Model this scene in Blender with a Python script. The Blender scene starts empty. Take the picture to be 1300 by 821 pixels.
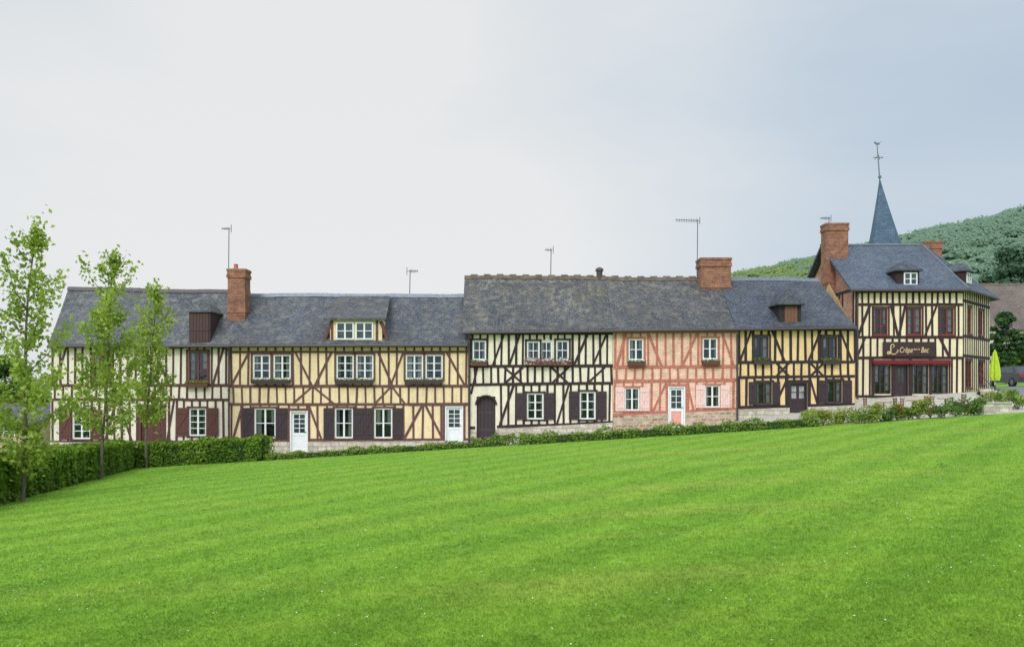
import bpy, bmesh, math, random
import numpy as np
from mathutils import Vector
random.seed(11); rng = np.random.default_rng(11)
R = math.radians
SC = bpy.context.scene
COL = SC.collection
FOC, HY, EYE, CX = 1000.0, 495.0, 1.6, 650.0
def PX(px, Y): return (px-CX)*Y/FOC
def PZ(py, Y): return EYE+(HY-py)*Y/FOC
def ss(a, b, x):
    t = np.clip((np.asarray(x, float)-a)/(b-a), 0, 1); return t*t*(3-2*t)
def ground(x, y):
    x = np.asarray(x, float); y = np.asarray(y, float)
    xc = np.clip(x, -40, 55); yc = np.clip(y, -20, 60)
    z = .062*xc-.0227*yc
    z = z+.5*ss(7, 14, xc)*(1-ss(16.5, 18.5, xc))*ss(35.5, 38.3, yc)+.9*ss(16.5, 19, xc)*ss(41, 43.8, yc)
    return z
def G(x, y): return float(ground(x, y))
def lin(r, g, b):
    f = lambda c: (c/255/12.92 if c/255 <= .04045 else ((c/255+.055)/1.055)**2.4)
    return (f(r), f(g), f(b), 1)

# ------------------------------------------------------------------ materials
def newmat(name):
    m = bpy.data.materials.new(name); m.use_nodes = True
    nt = m.node_tree
    return m, nt, nt.nodes['Principled BSDF']
def nd(nt, typ, **kw):
    n = nt.nodes.new(typ)
    for k, v in kw.items():
        if k.startswith('_'): setattr(n, k[1:], v)
        else: n.inputs[k.replace('__', ' ')].default_value = v
    return n
def ramp(nt, fac, stops):
    r = nt.nodes.new('ShaderNodeValToRGB')
    e = r.color_ramp.elements
    while len(e) < len(stops): e.new(.5)
    for i, (p, c) in enumerate(stops): e[i].position = p; e[i].color = c
    nt.links.new(fac, r.inputs[0]); return r.outputs[0]
def mixc(nt, fac, a, b, mode='MIX'):
    n = nt.nodes.new('ShaderNodeMixRGB'); n.blend_type = mode
    for s, v in ((0, fac), (1, a), (2, b)):
        if hasattr(v, 'links') or hasattr(v, 'is_linked'): nt.links.new(v, n.inputs[s])
        else: n.inputs[s].default_value = v
    return n.outputs[0]
def coords(nt, kind='Object', scale=(1, 1, 1)):
    t = nt.nodes.new('ShaderNodeTexCoord'); mp = nt.nodes.new('ShaderNodeMapping')
    mp.inputs['Scale'].default_value = scale
    nt.links.new(t.outputs[kind], mp.inputs[0]); return mp.outputs[0]
def noise(nt, vec, scale, detail=5, rough=.55, dist=0):
    n = nd(nt, 'ShaderNodeTexNoise', Scale=scale, Detail=detail, Roughness=rough, Distortion=dist)
    nt.links.new(vec, n.inputs['Vector']); return n.outputs['Fac']
def bump(nt, h, b, strength=.3, dist=.02):
    n = nd(nt, 'ShaderNodeBump', Strength=strength, Distance=dist)
    nt.links.new(h, n.inputs['Height']); nt.links.new(n.outputs[0], b.inputs['Normal'])
def sc(c, k): return (min(c[0]*k, 1), min(c[1]*k, 1), min(c[2]*k, 1), 1)
def plain(name, c, rough=.6, var=.25, scale=5, bs=30, bst=.15, metal=0, stretch=(1, 1, 1)):
    m, nt, b = newmat(name); v = coords(nt, 'Object', stretch)
    n = noise(nt, v, scale)
    nt.links.new(ramp(nt, n, [(.3, sc(c, 1-var)), (.7, sc(c, 1+var))]), b.inputs['Base Color'])
    b.inputs['Roughness'].default_value = rough; b.inputs['Metallic'].default_value = metal
    bump(nt, noise(nt, v, bs), b, bst); return m
def plaster(name, c):
    m, nt, b = newmat(name); v = coords(nt)
    col = ramp(nt, noise(nt, v, 1.3, 8, .65), [(.28, sc(c, .80)), (.5, c), (.75, sc(c, 1.08))])
    st = noise(nt, coords(nt, 'Object', (5, 5, .35)), 1.0, 5)
    col = mixc(nt, ramp(nt, st, [(.46, (0, 0, 0, 1)), (.76, (.55, .55, .55, 1))]), col, (c[0]*.56, c[1]*.53, c[2]*.55, 1))
    pt = noise(nt, v, .8, 6, .7)
    col = mixc(nt, ramp(nt, pt, [(.5, (0, 0, 0, 1)), (.7, (.4, .4, .4, 1))]), col, (c[0]*.78, c[1]*.78, c[2]*.86, 1))
    fl = noise(nt, v, 14, 3)
    col = mixc(nt, .25, col, ramp(nt, fl, [(.35, sc(c, .6)), (.65, sc(c, 1.2))]))
    nt.links.new(col, b.inputs['Base Color']); b.inputs['Roughness'].default_value = .9
    bump(nt, noise(nt, v, 22), b, .35, .02); return m
def timber(name, c):
    m, nt, b = newmat(name); v = coords(nt)
    col = ramp(nt, noise(nt, v, 6, 8, .7), [(.25, sc(c, .6)), (.5, c), (.78, sc(c, 1.5))])
    nt.links.new(col, b.inputs['Base Color']); b.inputs['Roughness'].default_value = .85
    bump(nt, noise(nt, v, 40), b, .4, .01); return m
def slate(name, c1, c2, moss, mossamt=.5, w=.24, h=.13, zlo=None, zhi=None):
    m, nt, b = newmat(name); uv = coords(nt, 'UV')
    br = nd(nt, 'ShaderNodeTexBrick', Color1=c1, Color2=c2, Mortar=sc(c1, .35), Scale=1, Mortar__Size=.012, Brick__Width=w, Row__Height=h)
    nt.links.new(uv, br.inputs['Vector'])
    col = br.outputs['Color']
    v = coords(nt)
    col = mixc(nt, 1, col, ramp(nt, noise(nt, v, .5, 7, .62), [(.3, (.64, .63, .64, 1)), (.7, (1.22, 1.19, 1.15, 1))]), 'MULTIPLY')
    g = noise(nt, coords(nt, 'UV', (9, 7.7, 1)), 1.0, 2)
    col = mixc(nt, 1, col, ramp(nt, g, [(.3, (.52, .52, .53, 1)), (.7, (1.5, 1.5, 1.48, 1))]), 'MULTIPLY')
    hgt_ = None
    if zlo is not None:      # moss grows thickest towards the ridge
        gg = nt.nodes.new('ShaderNodeNewGeometry'); sx = nt.nodes.new('ShaderNodeSeparateXYZ'); nt.links.new(gg.outputs['Position'], sx.inputs[0])
        mr = nd(nt, 'ShaderNodeMapRange'); nt.links.new(sx.outputs['Z'], mr.inputs['Value']); mr.inputs['From Min'].default_value = zlo; mr.inputs['From Max'].default_value = zhi; mr.inputs['To Min'].default_value = .4
        hgt_ = mr.outputs[0]
    def mk(f): return mixc(nt, 1, f, hgt_, 'MULTIPLY') if hgt_ is not None else f
    f = ramp(nt, noise(nt, v, 2.6, 9, .75), [(.5, (0, 0, 0, 1)), (.62, (mossamt, mossamt, mossamt, 1))])
    col = mixc(nt, mk(f), col, moss)
    f2 = ramp(nt, noise(nt, coords(nt, 'UV', (2.2, .35, 1)), 1.4, 6), [(.47, (0, 0, 0, 1)), (.72, (.5, .5, .5, 1))])
    col = mixc(nt, f2, col, sc(moss, .45))
    f4 = ramp(nt, noise(nt, coords(nt, 'UV', (1.1, .8, 1)), 1.3, 8, .72), [(.54, (0, 0, 0, 1)), (.68, (mossamt*.7,)*3+(1,))])
    col = mixc(nt, f4, col, sc(moss, 1.12))
    f3 = ramp(nt, noise(nt, v, .9, 8, .7), [(.52, (0, 0, 0, 1)), (.7, (mossamt*.8,)*3+(1,))])
    col = mixc(nt, mk(f3), col, (moss[0]*.62, moss[1]*.57, moss[2]*.5, 1))
    nt.links.new(col, b.inputs['Base Color']); b.inputs['Roughness'].default_value = .7; b.inputs['Specular IOR Level'].default_value = .3
    bump(nt, mixc(nt, .5, br.outputs['Color'], g), b, .7, .03); return m
def brickmat(name, c1, c2, mortar, w=.23, h=.075, ms=.012, dist=0.0, dirt=.5):
    m, nt, b = newmat(name); uv = coords(nt, 'UV')
    if dist:
        nn = nd(nt, 'ShaderNodeTexNoise', Scale=2.5, Detail=2.0); nt.links.new(uv, nn.inputs['Vector'])
        uv = mixc(nt, dist, uv, nn.outputs['Color'], 'ADD')
    br = nd(nt, 'ShaderNodeTexBrick', Color1=c1, Color2=c2, Mortar=mortar, Scale=1, Mortar__Size=ms, Brick__Width=w, Row__Height=h)
    nt.links.new(uv, br.inputs['Vector'])
    v = coords(nt)
    col = mixc(nt, 1, br.outputs['Color'], ramp(nt, noise(nt, v, 3.0, 8, .7), [(.28, (dirt, dirt, dirt, 1)), (.72, (1.3, 1.27, 1.25, 1))]), 'MULTIPLY')
    nt.links.new(col, b.inputs['Base Color']); b.inputs['Roughness'].default_value = .9
    bump(nt, br.outputs['Color'], b, .6, .02); return m
def leafmat(name, dark, light, trans=.3):
    m, nt, b = newmat(name)
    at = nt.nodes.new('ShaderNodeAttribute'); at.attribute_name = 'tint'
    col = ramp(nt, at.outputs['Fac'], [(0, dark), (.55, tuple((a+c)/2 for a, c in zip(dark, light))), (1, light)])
    nt.links.new(col, b.inputs['Base Color']); b.inputs['Roughness'].default_value = .65
    b.inputs['Specular IOR Level'].default_value = .25
    tr = nt.nodes.new('ShaderNodeBsdfTranslucent'); nt.links.new(col, tr.inputs[0])
    mx = nt.nodes.new('ShaderNodeMixShader'); mx.inputs[0].default_value = trans
    nt.links.new(b.outputs[0], mx.inputs[1]); nt.links.new(tr.outputs[0], mx.inputs[2])
    nt.links.new(mx.outputs[0], nt.nodes['Material Output'].inputs[0]); return m
def lawn_color(nt):
    g = nt.nodes.new('ShaderNodeNewGeometry'); pos = g.outputs['Position']
    n1 = noise(nt, pos, .22, 6, .6)
    col = ramp(nt, n1, [(.3, (.168, .322, .032, 1)), (.5, (.192, .345, .035, 1)), (.72, (.228, .365, .042, 1))])
    mp = nt.nodes.new('ShaderNodeMapping'); mp.inputs['Rotation'].default_value = (0, 0, R(-50)); nt.links.new(pos, mp.inputs[0])
    w = nd(nt, 'ShaderNodeTexWave', Scale=.2, Distortion=1.4, Detail=3.0, Detail__Scale=.5); w.bands_direction = 'Y'; nt.links.new(mp.outputs[0], w.inputs['Vector'])
    col = mixc(nt, 1, col, ramp(nt, w.outputs['Fac'], [(.25, (.90, .93, .91, 1)), (.75, (1.09, 1.055, 1.06, 1))]), 'MULTIPLY')
    mp2 = nt.nodes.new('ShaderNodeMapping'); mp2.inputs['Rotation'].default_value = (0, 0, R(-46)); mp2.inputs['Scale'].default_value = (.15, .85, 1); nt.links.new(pos, mp2.inputs[0])
    y = noise(nt, mp2.outputs[0], .8, 6, .6)
    sx = nt.nodes.new('ShaderNodeSeparateXYZ'); nt.links.new(pos, sx.inputs[0])
    mrx = nd(nt, 'ShaderNodeMapRange'); nt.links.new(sx.outputs['X'], mrx.inputs['Value']); mrx.inputs['From Min'].default_value = -8; mrx.inputs['From Max'].default_value = 8; mrx.inputs['To Min'].default_value = .2; mrx.inputs['To Max'].default_value = 1
    yf = mixc(nt, 1, ramp(nt, y, [(.52, (0, 0, 0, 1)), (.72, (.6, .6, .6, 1))]), mrx.outputs[0], 'MULTIPLY')
    col = mixc(nt, yf, col, (.37, .39, .08, 1))
    n2 = noise(nt, pos, 5, 5, .65)
    col = mixc(nt, 1, col, ramp(nt, n2, [(.3, (.78, .80, .78, 1)), (.7, (1.16, 1.14, 1.16, 1))]), 'MULTIPLY')
    n3 = noise(nt, pos, 1.1, 5, .65)
    col = mixc(nt, 1, col, ramp(nt, n3, [(.3, (.89, .92, .9, 1)), (.7, (1.08, 1.06, 1.06, 1))]), 'MULTIPLY')
    return col
m_lawn, nt, b = newmat('lawn_ground'); nt.links.new(lawn_color(nt), b.inputs['Base Color']); b.inputs['Roughness'].default_value = .95
b.inputs['Specular IOR Level'].default_value = .1
gp = nt.nodes.new('ShaderNodeNewGeometry'); bump(nt, noise(nt, gp.outputs['Position'], 18, 6, .7), b, .5, .04)
m_blade, nt, b = newmat('grass_blades')
at = nt.nodes.new('ShaderNodeAttribute'); at.attribute_name = 'tint'
cc = mixc(nt, 1, lawn_color(nt), ramp(nt, at.outputs['Fac'], [(0, (.95, .9, .9, 1)), (1, (1.7, 1.5, 1.7, 1))]), 'MULTIPLY')
nt.links.new(cc, b.inputs['Base Color']); b.inputs['Roughness'].default_value = .7; b.inputs['Specular IOR Level'].default_value = .2
tr = nt.nodes.new('ShaderNodeBsdfTranslucent'); nt.links.new(cc, tr.inputs[0])
mx = nt.nodes.new('ShaderNodeMixShader'); mx.inputs[0].default_value = .4
nt.links.new(b.outputs[0], mx.inputs[1]); nt.links.new(tr.outputs[0], mx.inputs[2]); nt.links.new(mx.outputs[0], nt.nodes['Material Output'].inputs[0])

m_glass, nt, b = newmat('window_glass')
fz = nd(nt, 'ShaderNodeFresnel', IOR=1.5)
tp = nd(nt, 'ShaderNodeBsdfTransparent', Color=(.74, .78, .78, 1)); gl = nd(nt, 'ShaderNodeBsdfGlossy', Roughness=.04, Color=(.9, .95, 1, 1))
bn = nd(nt, 'ShaderNodeBump', Strength=.25, Distance=.05); nt.links.new(noise(nt, coords(nt), 1.7, 2), bn.inputs['Height']); nt.links.new(bn.outputs[0], gl.inputs['Normal'])
mth = nd(nt, 'ShaderNodeMath', _operation='MULTIPLY_ADD'); nt.links.new(fz.outputs[0], mth.inputs[0]); mth.inputs[1].default_value = 1.1; mth.inputs[2].default_value = .01
mx = nt.nodes.new('ShaderNodeMixShader'); nt.links.new(mth.outputs[0], mx.inputs[0]); nt.links.new(tp.outputs[0], mx.inputs[1]); nt.links.new(gl.outputs[0], mx.inputs[2])
nt.links.new(mx.outputs[0], nt.nodes['Material Output'].inputs[0])
m_dglass = plain('dark_glass', (.05, .06, .065, 1), .08, .5, 3, 2, .05)
m_pglass = plain('pale_curtained_glass', (.34, .35, .34, 1), .12, .5, 4, 2, .05)
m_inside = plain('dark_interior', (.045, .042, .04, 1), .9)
m_curtain = plain('net_curtain', (.6, .59, .55, 1), .9, .15, 9)
m_white = plain('white_paint', (.8, .8, .78, 1), .45, .06, 8)
m_brownp = plain('brown_paint', lin(92, 50, 42), .55, .25, 8, stretch=(8, 8, 1))
m_ddoor = plain('dark_loft_boards', lin(74, 46, 40), .6, .3, 8, stretch=(8, 8, 1))
m_redbrown = plain('oxblood_paint', lin(112, 44, 40), .5, .2, 8)
m_blackp = plain('black_brown_paint', lin(58, 42, 46), .55, .3, 8, stretch=(8, 8, 1))
m_pinkp = plain('salmon_paint', lin(226, 158, 142), .6, .12, 8)
m_rose = plain('pale_pink_paint', lin(236, 198, 186), .6, .08, 8)
m_awn = plain('dark_red_canvas', lin(116, 30, 38), .8, .15)
m_zinc = plain('zinc', lin(110, 115, 122), .45, .2, 6, metal=.4)
m_zincd = plain('dark_pipe', lin(74, 62, 62), .5, .2, 6)
m_alu = plain('aerial_metal', lin(92, 96, 102), .5, .2, 6, metal=.3)
m_tA = timber('brown_oak', lin(82, 53, 49)); m_tB = timber('pale_brown_oak', lin(102, 69, 64))
m_tC = timber('black_brown_oak', lin(54, 37, 36)); m_tD = timber('salmon_painted_oak', lin(182, 112, 93))
m_tE = timber('dark_oak', lin(50, 39, 41)); m_tF = timber('deep_brown_oak', lin(56, 37, 38))
m_pA = plaster('cream_white_plaster', lin(235, 221, 201)); m_pB = plaster('ochre_plaster', lin(243, 216, 169))
m_pC = plaster('pale_cream_plaster', lin(241, 227, 201)); m_pE = plaster('golden_plaster', lin(242, 204, 147))
m_pF = plaster('straw_plaster', lin(241, 222, 184))
m_bD = brickmat('muted_salmon_brick', lin(226, 180, 152), lin(210, 158, 130), lin(234, 202, 178), .24, .08, .02, 0, .72)
m_bF = brickmat('gable_brick', lin(190, 126, 108), lin(172, 104, 88), lin(205, 168, 148))
m_brick = brickmat('weathered_brick', lin(174, 98, 70), lin(134, 74, 56), lin(158, 128, 108), .23, .08, .016, 0, .36)
m_pot = plain('terracotta', lin(176, 102, 72), .8, .2)
m_slA = slate('slate_blue_grey', lin(82, 85, 92), lin(100, 102, 108), lin(136, 130, 116), .62)
m_slB = slate('slate_grey', lin(76, 80, 89), lin(93, 96, 104), lin(130, 125, 113), .55)
m_slC = slate('slate_mossy', lin(76, 77, 82), lin(94, 94, 97), lin(146, 136, 113), .74, .24, .13, 5.2, 7.5)
m_slD = slate('slate_brown_grey', lin(76, 77, 82), lin(93, 94, 97), lin(140, 130, 110), .64, .24, .13, 5.2, 7.5)
m_slE = slate('slate_dark_blue', lin(68, 73, 86), lin(84, 89, 101), lin(112, 110, 106), .4)
m_slF = slate('slate_blue', lin(80, 89, 104), lin(96, 105, 120), lin(120, 123, 124), .35)
m_slS = slate('spire_slate', lin(80, 100, 124), lin(94, 114, 138), lin(104, 120, 134), .2, .5, .3)
m_ridge = plain('ridge_tile_clay', lin(104, 90, 80), .9, .4, 4)
m_stone = brickmat('pale_stone', lin(214, 206, 188), lin(192, 182, 162), lin(176, 166, 148), .42, .22, .03, .1)
m_flint = brickmat('mixed_rubble_stone', lin(206, 188, 160), lin(148, 106, 82), lin(196, 178, 155), .30, .15, .03, .14)
m_path = plain('gravel_path', lin(182, 174, 158), .95, .2, 8, 60, .6)
m_road = plain('asphalt', (.18, .18, .185, 1), .9, .15, 3, 60, .4)
m_bark = plain('bark', lin(104, 92, 80), .95, .4, 12, 40, .6, stretch=(1, 1, .3))
m_hedgeL = leafmat('hedge_leaves', (.07, .15, .014, 1), (.30, .44, .05, 1))
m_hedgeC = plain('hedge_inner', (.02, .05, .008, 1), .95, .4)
m_treeL = leafmat('young_leaves', (.20, .30, .032, 1), (.49, .58, .11, 1), .45)
m_darkL = leafmat('dark_leaves', (.02, .055, .018, 1), (.09, .17, .045, 1), .2)
m_midL = leafmat('mid_leaves', (.055, .12, .022, 1), (.20, .31, .06, 1), .25)
m_shrubL = leafmat('shrub_leaves', (.09, .17, .02, 1), (.33, .43, .075, 1), .35)
m_yelL = leafmat('yellow_green_leaves', (.17, .24, .03, 1), (.48, .52, .12, 1), .35)
m_forL = leafmat('haze_tinted_wood', (.29, .40, .285, 1), (.32, .44, .305, 1), .6)  # distance haze is put into this pale leaf colour
m_forY = leafmat('near_wood', (.31, .40, .16, 1), (.37, .46, .19, 1), .6)
m_hazeD = leafmat('haze_tinted_dark_leaves', (.07, .13, .08, 1), (.13, .21, .12, 1), .3)  # dark leaves lightened, haze painted into the colour
m_flow = leafmat('flowers', (.62, .16, .22, 1), (.85, .8, .82, 1), .2)
m_redfl = leafmat('red_flowers', (.35, .02, .03, 1), (.6, .08, .06, 1), .2)
m_daisy = plain('daisy_white', (.7, .72, .64, 1), .8, .05)
m_lime = plain('lime_canvas', lin(186, 208, 56), .8, .15)
m_carp = plain('car_paint', (.05, .055, .065, 1), .25, .05)
m_tyre = plain('rubber', (.02, .02, .02, 1), .9)
m_tail = plain('tail_lamp_red', (.4, .015, .015, 1), .3)
m_cream = plain('gold_lettering', lin(228, 196, 150), .5, .05)
m_wood = plain('orange_wood', lin(150, 98, 70), .7, .3, 8, stretch=(8, 8, 1))
m_dwood = plain('brown_shutter_wood', lin(118, 78, 60), .7, .3, 8, stretch=(8, 8, 1))
m_board = plain('sign_board_maroon', lin(56, 36, 36), .6, .2)

# ------------------------------------------------------------------ mesh helpers
class Fr:
    def __init__(s, o, u, n): s.o, s.u, s.n = Vector(o), Vector(u).normalized(), Vector(n).normalized()
    def p(s, u, v, d): return s.o+s.u*u+Vector((0, 0, v))+s.n*d
class MB:
    def __init__(s): s.v, s.f = [], []
    def poly(s, pts):
        i = len(s.v); s.v += [tuple(p) for p in pts]; s.f.append(tuple(range(i, i+len(pts))))
    def hexa(s, a, c):
        i = len(s.v); s.v += [tuple(p) for p in list(a)+list(c)]
        n = len(a)
        s.f.append(tuple(range(i+n-1, i-1, -1))); s.f.append(tuple(range(i+n, i+2*n)))
        for k in range(n): s.f.append((i+k, i+(k+1) % n, i+n+(k+1) % n, i+n+k))
    def box(s, fr, u0, u1, v0, v1, d0, d1):
        q = [(u0, v0), (u1, v0), (u1, v1), (u0, v1)]
        s.hexa([fr.p(u, v, d0) for u, v in q], [fr.p(u, v, d1) for u, v in q])
    def prism(s, fr, pts, d0, d1): s.hexa([fr.p(u, v, d0) for u, v in pts], [fr.p(u, v, d1) for u, v in pts])
    def wbox(s, x0, x1, y0, y1, z0, z1):
        s.hexa([(x0, y0, z0), (x1, y0, z0), (x1, y1, z0), (x0, y1, z0)], [(x0, y0, z1), (x1, y0, z1), (x1, y1, z1), (x0, y1, z1)])
    def beam(s, fr, a, c, w, d0, d1, w2=None):
        w2 = w2 or w
        du, dv = c[0]-a[0], c[1]-a[1]; L = math.hypot(du, dv) or 1
        nu, nv = -dv/L, du/L
        s.prism(fr, [(a[0]-nu*w/2, a[1]-nv*w/2), (c[0]-nu*w2/2, c[1]-nv*w2/2), (c[0]+nu*w2/2, c[1]+nv*w2/2), (a[0]+nu*w/2, a[1]+nv*w/2)], d0, d1)
    def tube(s, p, q, r, r2=None, n=8):
        p, q = Vector(p), Vector(q); r2 = r if r2 is None else r2
        ax = (q-p).normalized(); t = ax.orthogonal().normalized(); bb = ax.cross(t)
        A = [p+(t*math.cos(k*2*math.pi/n)+bb*math.sin(k*2*math.pi/n))*r for k in range(n)]
        B = [q+(t*math.cos(k*2*math.pi/n)+bb*math.sin(k*2*math.pi/n))*r2 for k in range(n)]
        s.hexa(A, B)
    def chain(s, pts, rad, n=8):
        for k in range(len(pts)-1): s.tube(pts[k], pts[k+1], rad[k], rad[k+1], n)
    def rings(s, rr, n=16, cx=0, cy=0):
        i = len(s.v)
        for r, z in rr:
            s.v += [(cx+r*math.cos(2*math.pi*k/n), cy+r*math.sin(2*math.pi*k/n), z) for k in range(n)]
        for j in range(len(rr)-1):
            for k in range(n):
                s.f.append((i+j*n+k, i+j*n+(k+1) % n, i+(j+1)*n+(k+1) % n, i+(j+1)*n+k))
        s.f.append(tuple(range(i+n-1, i-1, -1))); s.f.append(tuple(range(i+(len(rr)-1)*n, i+len(rr)*n)))
def top(o):
    while o.parent: o = o.parent
    return o
def link(name, me, mat, parent):
    o = bpy.data.objects.new(name, me); COL.objects.link(o)
    if mat: me.materials.append(mat)
    if parent: o.parent = parent
    return o
def build(mb, name, mat, parent=None, fix=True, smooth=False):
    me = bpy.data.meshes.new(name)
    off = Vector(top(parent).location) if parent else Vector((0, 0, 0))
    me.from_pydata([(v[0]-off.x, v[1]-off.y, v[2]-off.z) for v in mb.v], [], mb.f)
    if fix:
        bm = bmesh.new(); bm.from_mesh(me); bmesh.ops.recalc_face_normals(bm, faces=bm.faces); bm.to_mesh(me); bm.free()
    uvl = me.uv_layers.new(name='UVMap').data
    vs = me.vertices
    for p in me.polygons:
        n = p.normal
        if abs(n.z) > .97: t = Vector((1, 0, 0))
        else: t = Vector((-n.y, n.x, 0)).normalized()
        bb = n.cross(t)
        for li in p.loop_indices:
            c = vs[me.loops[li].vertex_index].co+off
            uvl[li].uv = (c.dot(t), c.dot(bb))
        p.use_smooth = smooth
    return link(name, me, mat, parent)
def root(name, loc, label, cat, group=None):
    o = bpy.data.objects.new(name, None); COL.objects.link(o); o.location = loc; o.empty_display_size = .3
    o['label'] = label; o['category'] = cat
    if group: o['group'] = group
    return o
def norm(a): return a/np.maximum(np.linalg.norm(a, axis=1, keepdims=True), 1e-9)
def raw_mesh(name, V, n, k, tint, mat, parent):
    me = bpy.data.meshes.new(name)
    if parent: V = V-np.array(top(parent).location)[None, :]
    me.vertices.add(len(V)); me.vertices.foreach_set('co', V.astype(np.float32).ravel())
    me.loops.add(n*k); me.loops.foreach_set('vertex_index', np.arange(n*k, dtype=np.int32))
    me.polygons.add(n); me.polygons.foreach_set('loop_start', np.arange(0, n*k, k, dtype=np.int32))
    me.update(calc_edges=True)
    at = me.attributes.new('tint', 'FLOAT', 'FACE'); at.data.foreach_set('value', tint.astype(np.float32))
    return link(name, me, mat, parent)
def leaves(name, C, S, mat, parent=None, Nrm=None, tint=None, el=1.5, spread=1.0):
    C = np.asarray(C, float); n = len(C)
    S = np.broadcast_to(np.asarray(S, float), (n,))*rng.uniform(.65, 1.3, n); S = S[:, None]
    a = rng.normal(size=(n, 3))*spread
    if Nrm is not None: a = a+Nrm*1.2
    nn = norm(a); t = norm(np.cross(nn, rng.normal(size=(n, 3)))); bb = np.cross(nn, t)
    V = np.stack([C-t*S*el/2, C+bb*S/2+nn*S*.12, C+t*S*el/2, C-bb*S/2+nn*S*.12], 1).reshape(-1, 3)
    if tint is None: tint = rng.uniform(0, 1, n)
    return raw_mesh(name, V, n, 4, np.clip(tint, 0, 1), mat, parent)

# ------------------------------------------------------------------ setting: ground, path, road, hill
xs = np.concatenate([[-3000, -1500, -700, -300, -150, -90, -60, -45, -36], np.arange(-30, 60.1, .5), [66, 80, 110, 160, 300, 700, 1500, 3000]])
ys = np.concatenate([[-1500, -600, -200, -80, -30, -12], np.arange(-4, 64.1, .5), [70, 85, 120, 200, 400, 900, 2000, 4000]])
def sheet(name, X, Y, mat, dz=0.0, keep=None):
    mb = MB()
    gx, gy = np.meshgrid(X, Y); gz = ground(gx, gy)+dz
    mb.v = [tuple(p) for p in np.stack([gx, gy, gz], -1).reshape(-1, 3)]
    w = len(X)
    for j in range(len(Y)-1):
        for i in range(w-1):
            if keep and not keep((X[i]+X[i+1])/2, (Y[j]+Y[j+1])/2): continue
            mb.f.append((j*w+i, j*w+i+1, (j+1)*w+i+1, (j+1)*w+i))
    o = build(mb, name, mat, None, fix=False); o['kind'] = 'structure'; return o
sheet('ground', xs, ys, m_lawn)
sheet('path', np.arange(-24, 27.1, .5), np.arange(35, 44.1, .5), m_path, .004, lambda x, y: y < 38.5 or x > 17)
sheet('road', np.arange(27.5, 60.1, .5), np.arange(41, 60.1, .5), m_road, .008)

hx = np.array([-60, 30, 70, 92, 125, 165, 214, 300, 450, 620]); hz = np.array([0, 30, 43, 48, 54, 63, 73.5, 80, 60, 0.])
def hill(x, y):
    H = np.interp(x, hx, hz)
    return H*ss(195, 330, y)*(1-ss(345, 520, y))-1.5+3.0*np.clip((np.asarray(x)-60)/200, 0, 1)
HX = np.arange(-80, 641, 12.); HYs = np.arange(190, 541, 12.)
mb = MB(); gx, gy = np.meshgrid(HX, HYs); gz = hill(gx, gy)
mb.v = [tuple(p) for p in np.stack([gx, gy, gz], -1).reshape(-1, 3)]; w = len(HX)
mb.f = [(j*w+i, j*w+i+1, (j+1)*w+i+1, (j+1)*w+i) for j in range(len(HYs)-1) for i in range(w-1)]
o = build(mb, 'hill', plain('hill_haze_green', (.30, .41, .28, 1), .95, .08, .05), None, fix=False, smooth=True); o['kind'] = 'structure'  # surface coloured like the wood, painted haze included, so gaps blend
def wood(name, label, pts, zs, rad, per, mat, leaf, flat=.6, soft=True):
    Cs, Ns, Ts = [], [], []
    for (x, y), z, r in zip(pts, zs, rad):
        d = norm(rng.normal(size=(per, 3))); d[:, 2] = np.abs(d[:, 2])*1.0-.25*rng.uniform(0, 1, per)
        q = d*np.array([r, r, r*flat])*rng.uniform(.6, 1.1, per)[:, None]
        Cs.append(q+np.array([x, y, z+r*.35])); Ns.append((d*.2+np.array([-.15, -.75, .6])) if soft else d); Ts.append(np.full(per, rng.uniform(.0, .9))+rng.normal(0, .25, per))
    o = leaves(name, np.concatenate(Cs), leaf, mat, None, np.concatenate(Ns), np.concatenate(Ts), 1.2, .3)
    o['kind'] = 'stuff'; o['label'] = label; o['category'] = 'woodland'; return o
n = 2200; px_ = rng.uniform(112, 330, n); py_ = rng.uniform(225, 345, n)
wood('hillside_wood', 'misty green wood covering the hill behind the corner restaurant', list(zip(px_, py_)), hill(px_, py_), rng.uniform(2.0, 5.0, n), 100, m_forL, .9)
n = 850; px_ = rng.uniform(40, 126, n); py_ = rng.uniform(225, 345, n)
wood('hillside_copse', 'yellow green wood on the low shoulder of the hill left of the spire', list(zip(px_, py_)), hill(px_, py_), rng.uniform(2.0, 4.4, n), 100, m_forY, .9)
n = 200; px_ = rng.uniform(-190, -70, n); py_ = rng.uniform(120, 150, n)
wood('valley_wood', 'low dark wood in the valley far beyond the left end of the terrace', list(zip(px_, py_)), ground(px_, py_)+1, rng.uniform(2.5, 4, n), 70, m_midL, 1.2, .9, False)

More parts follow.
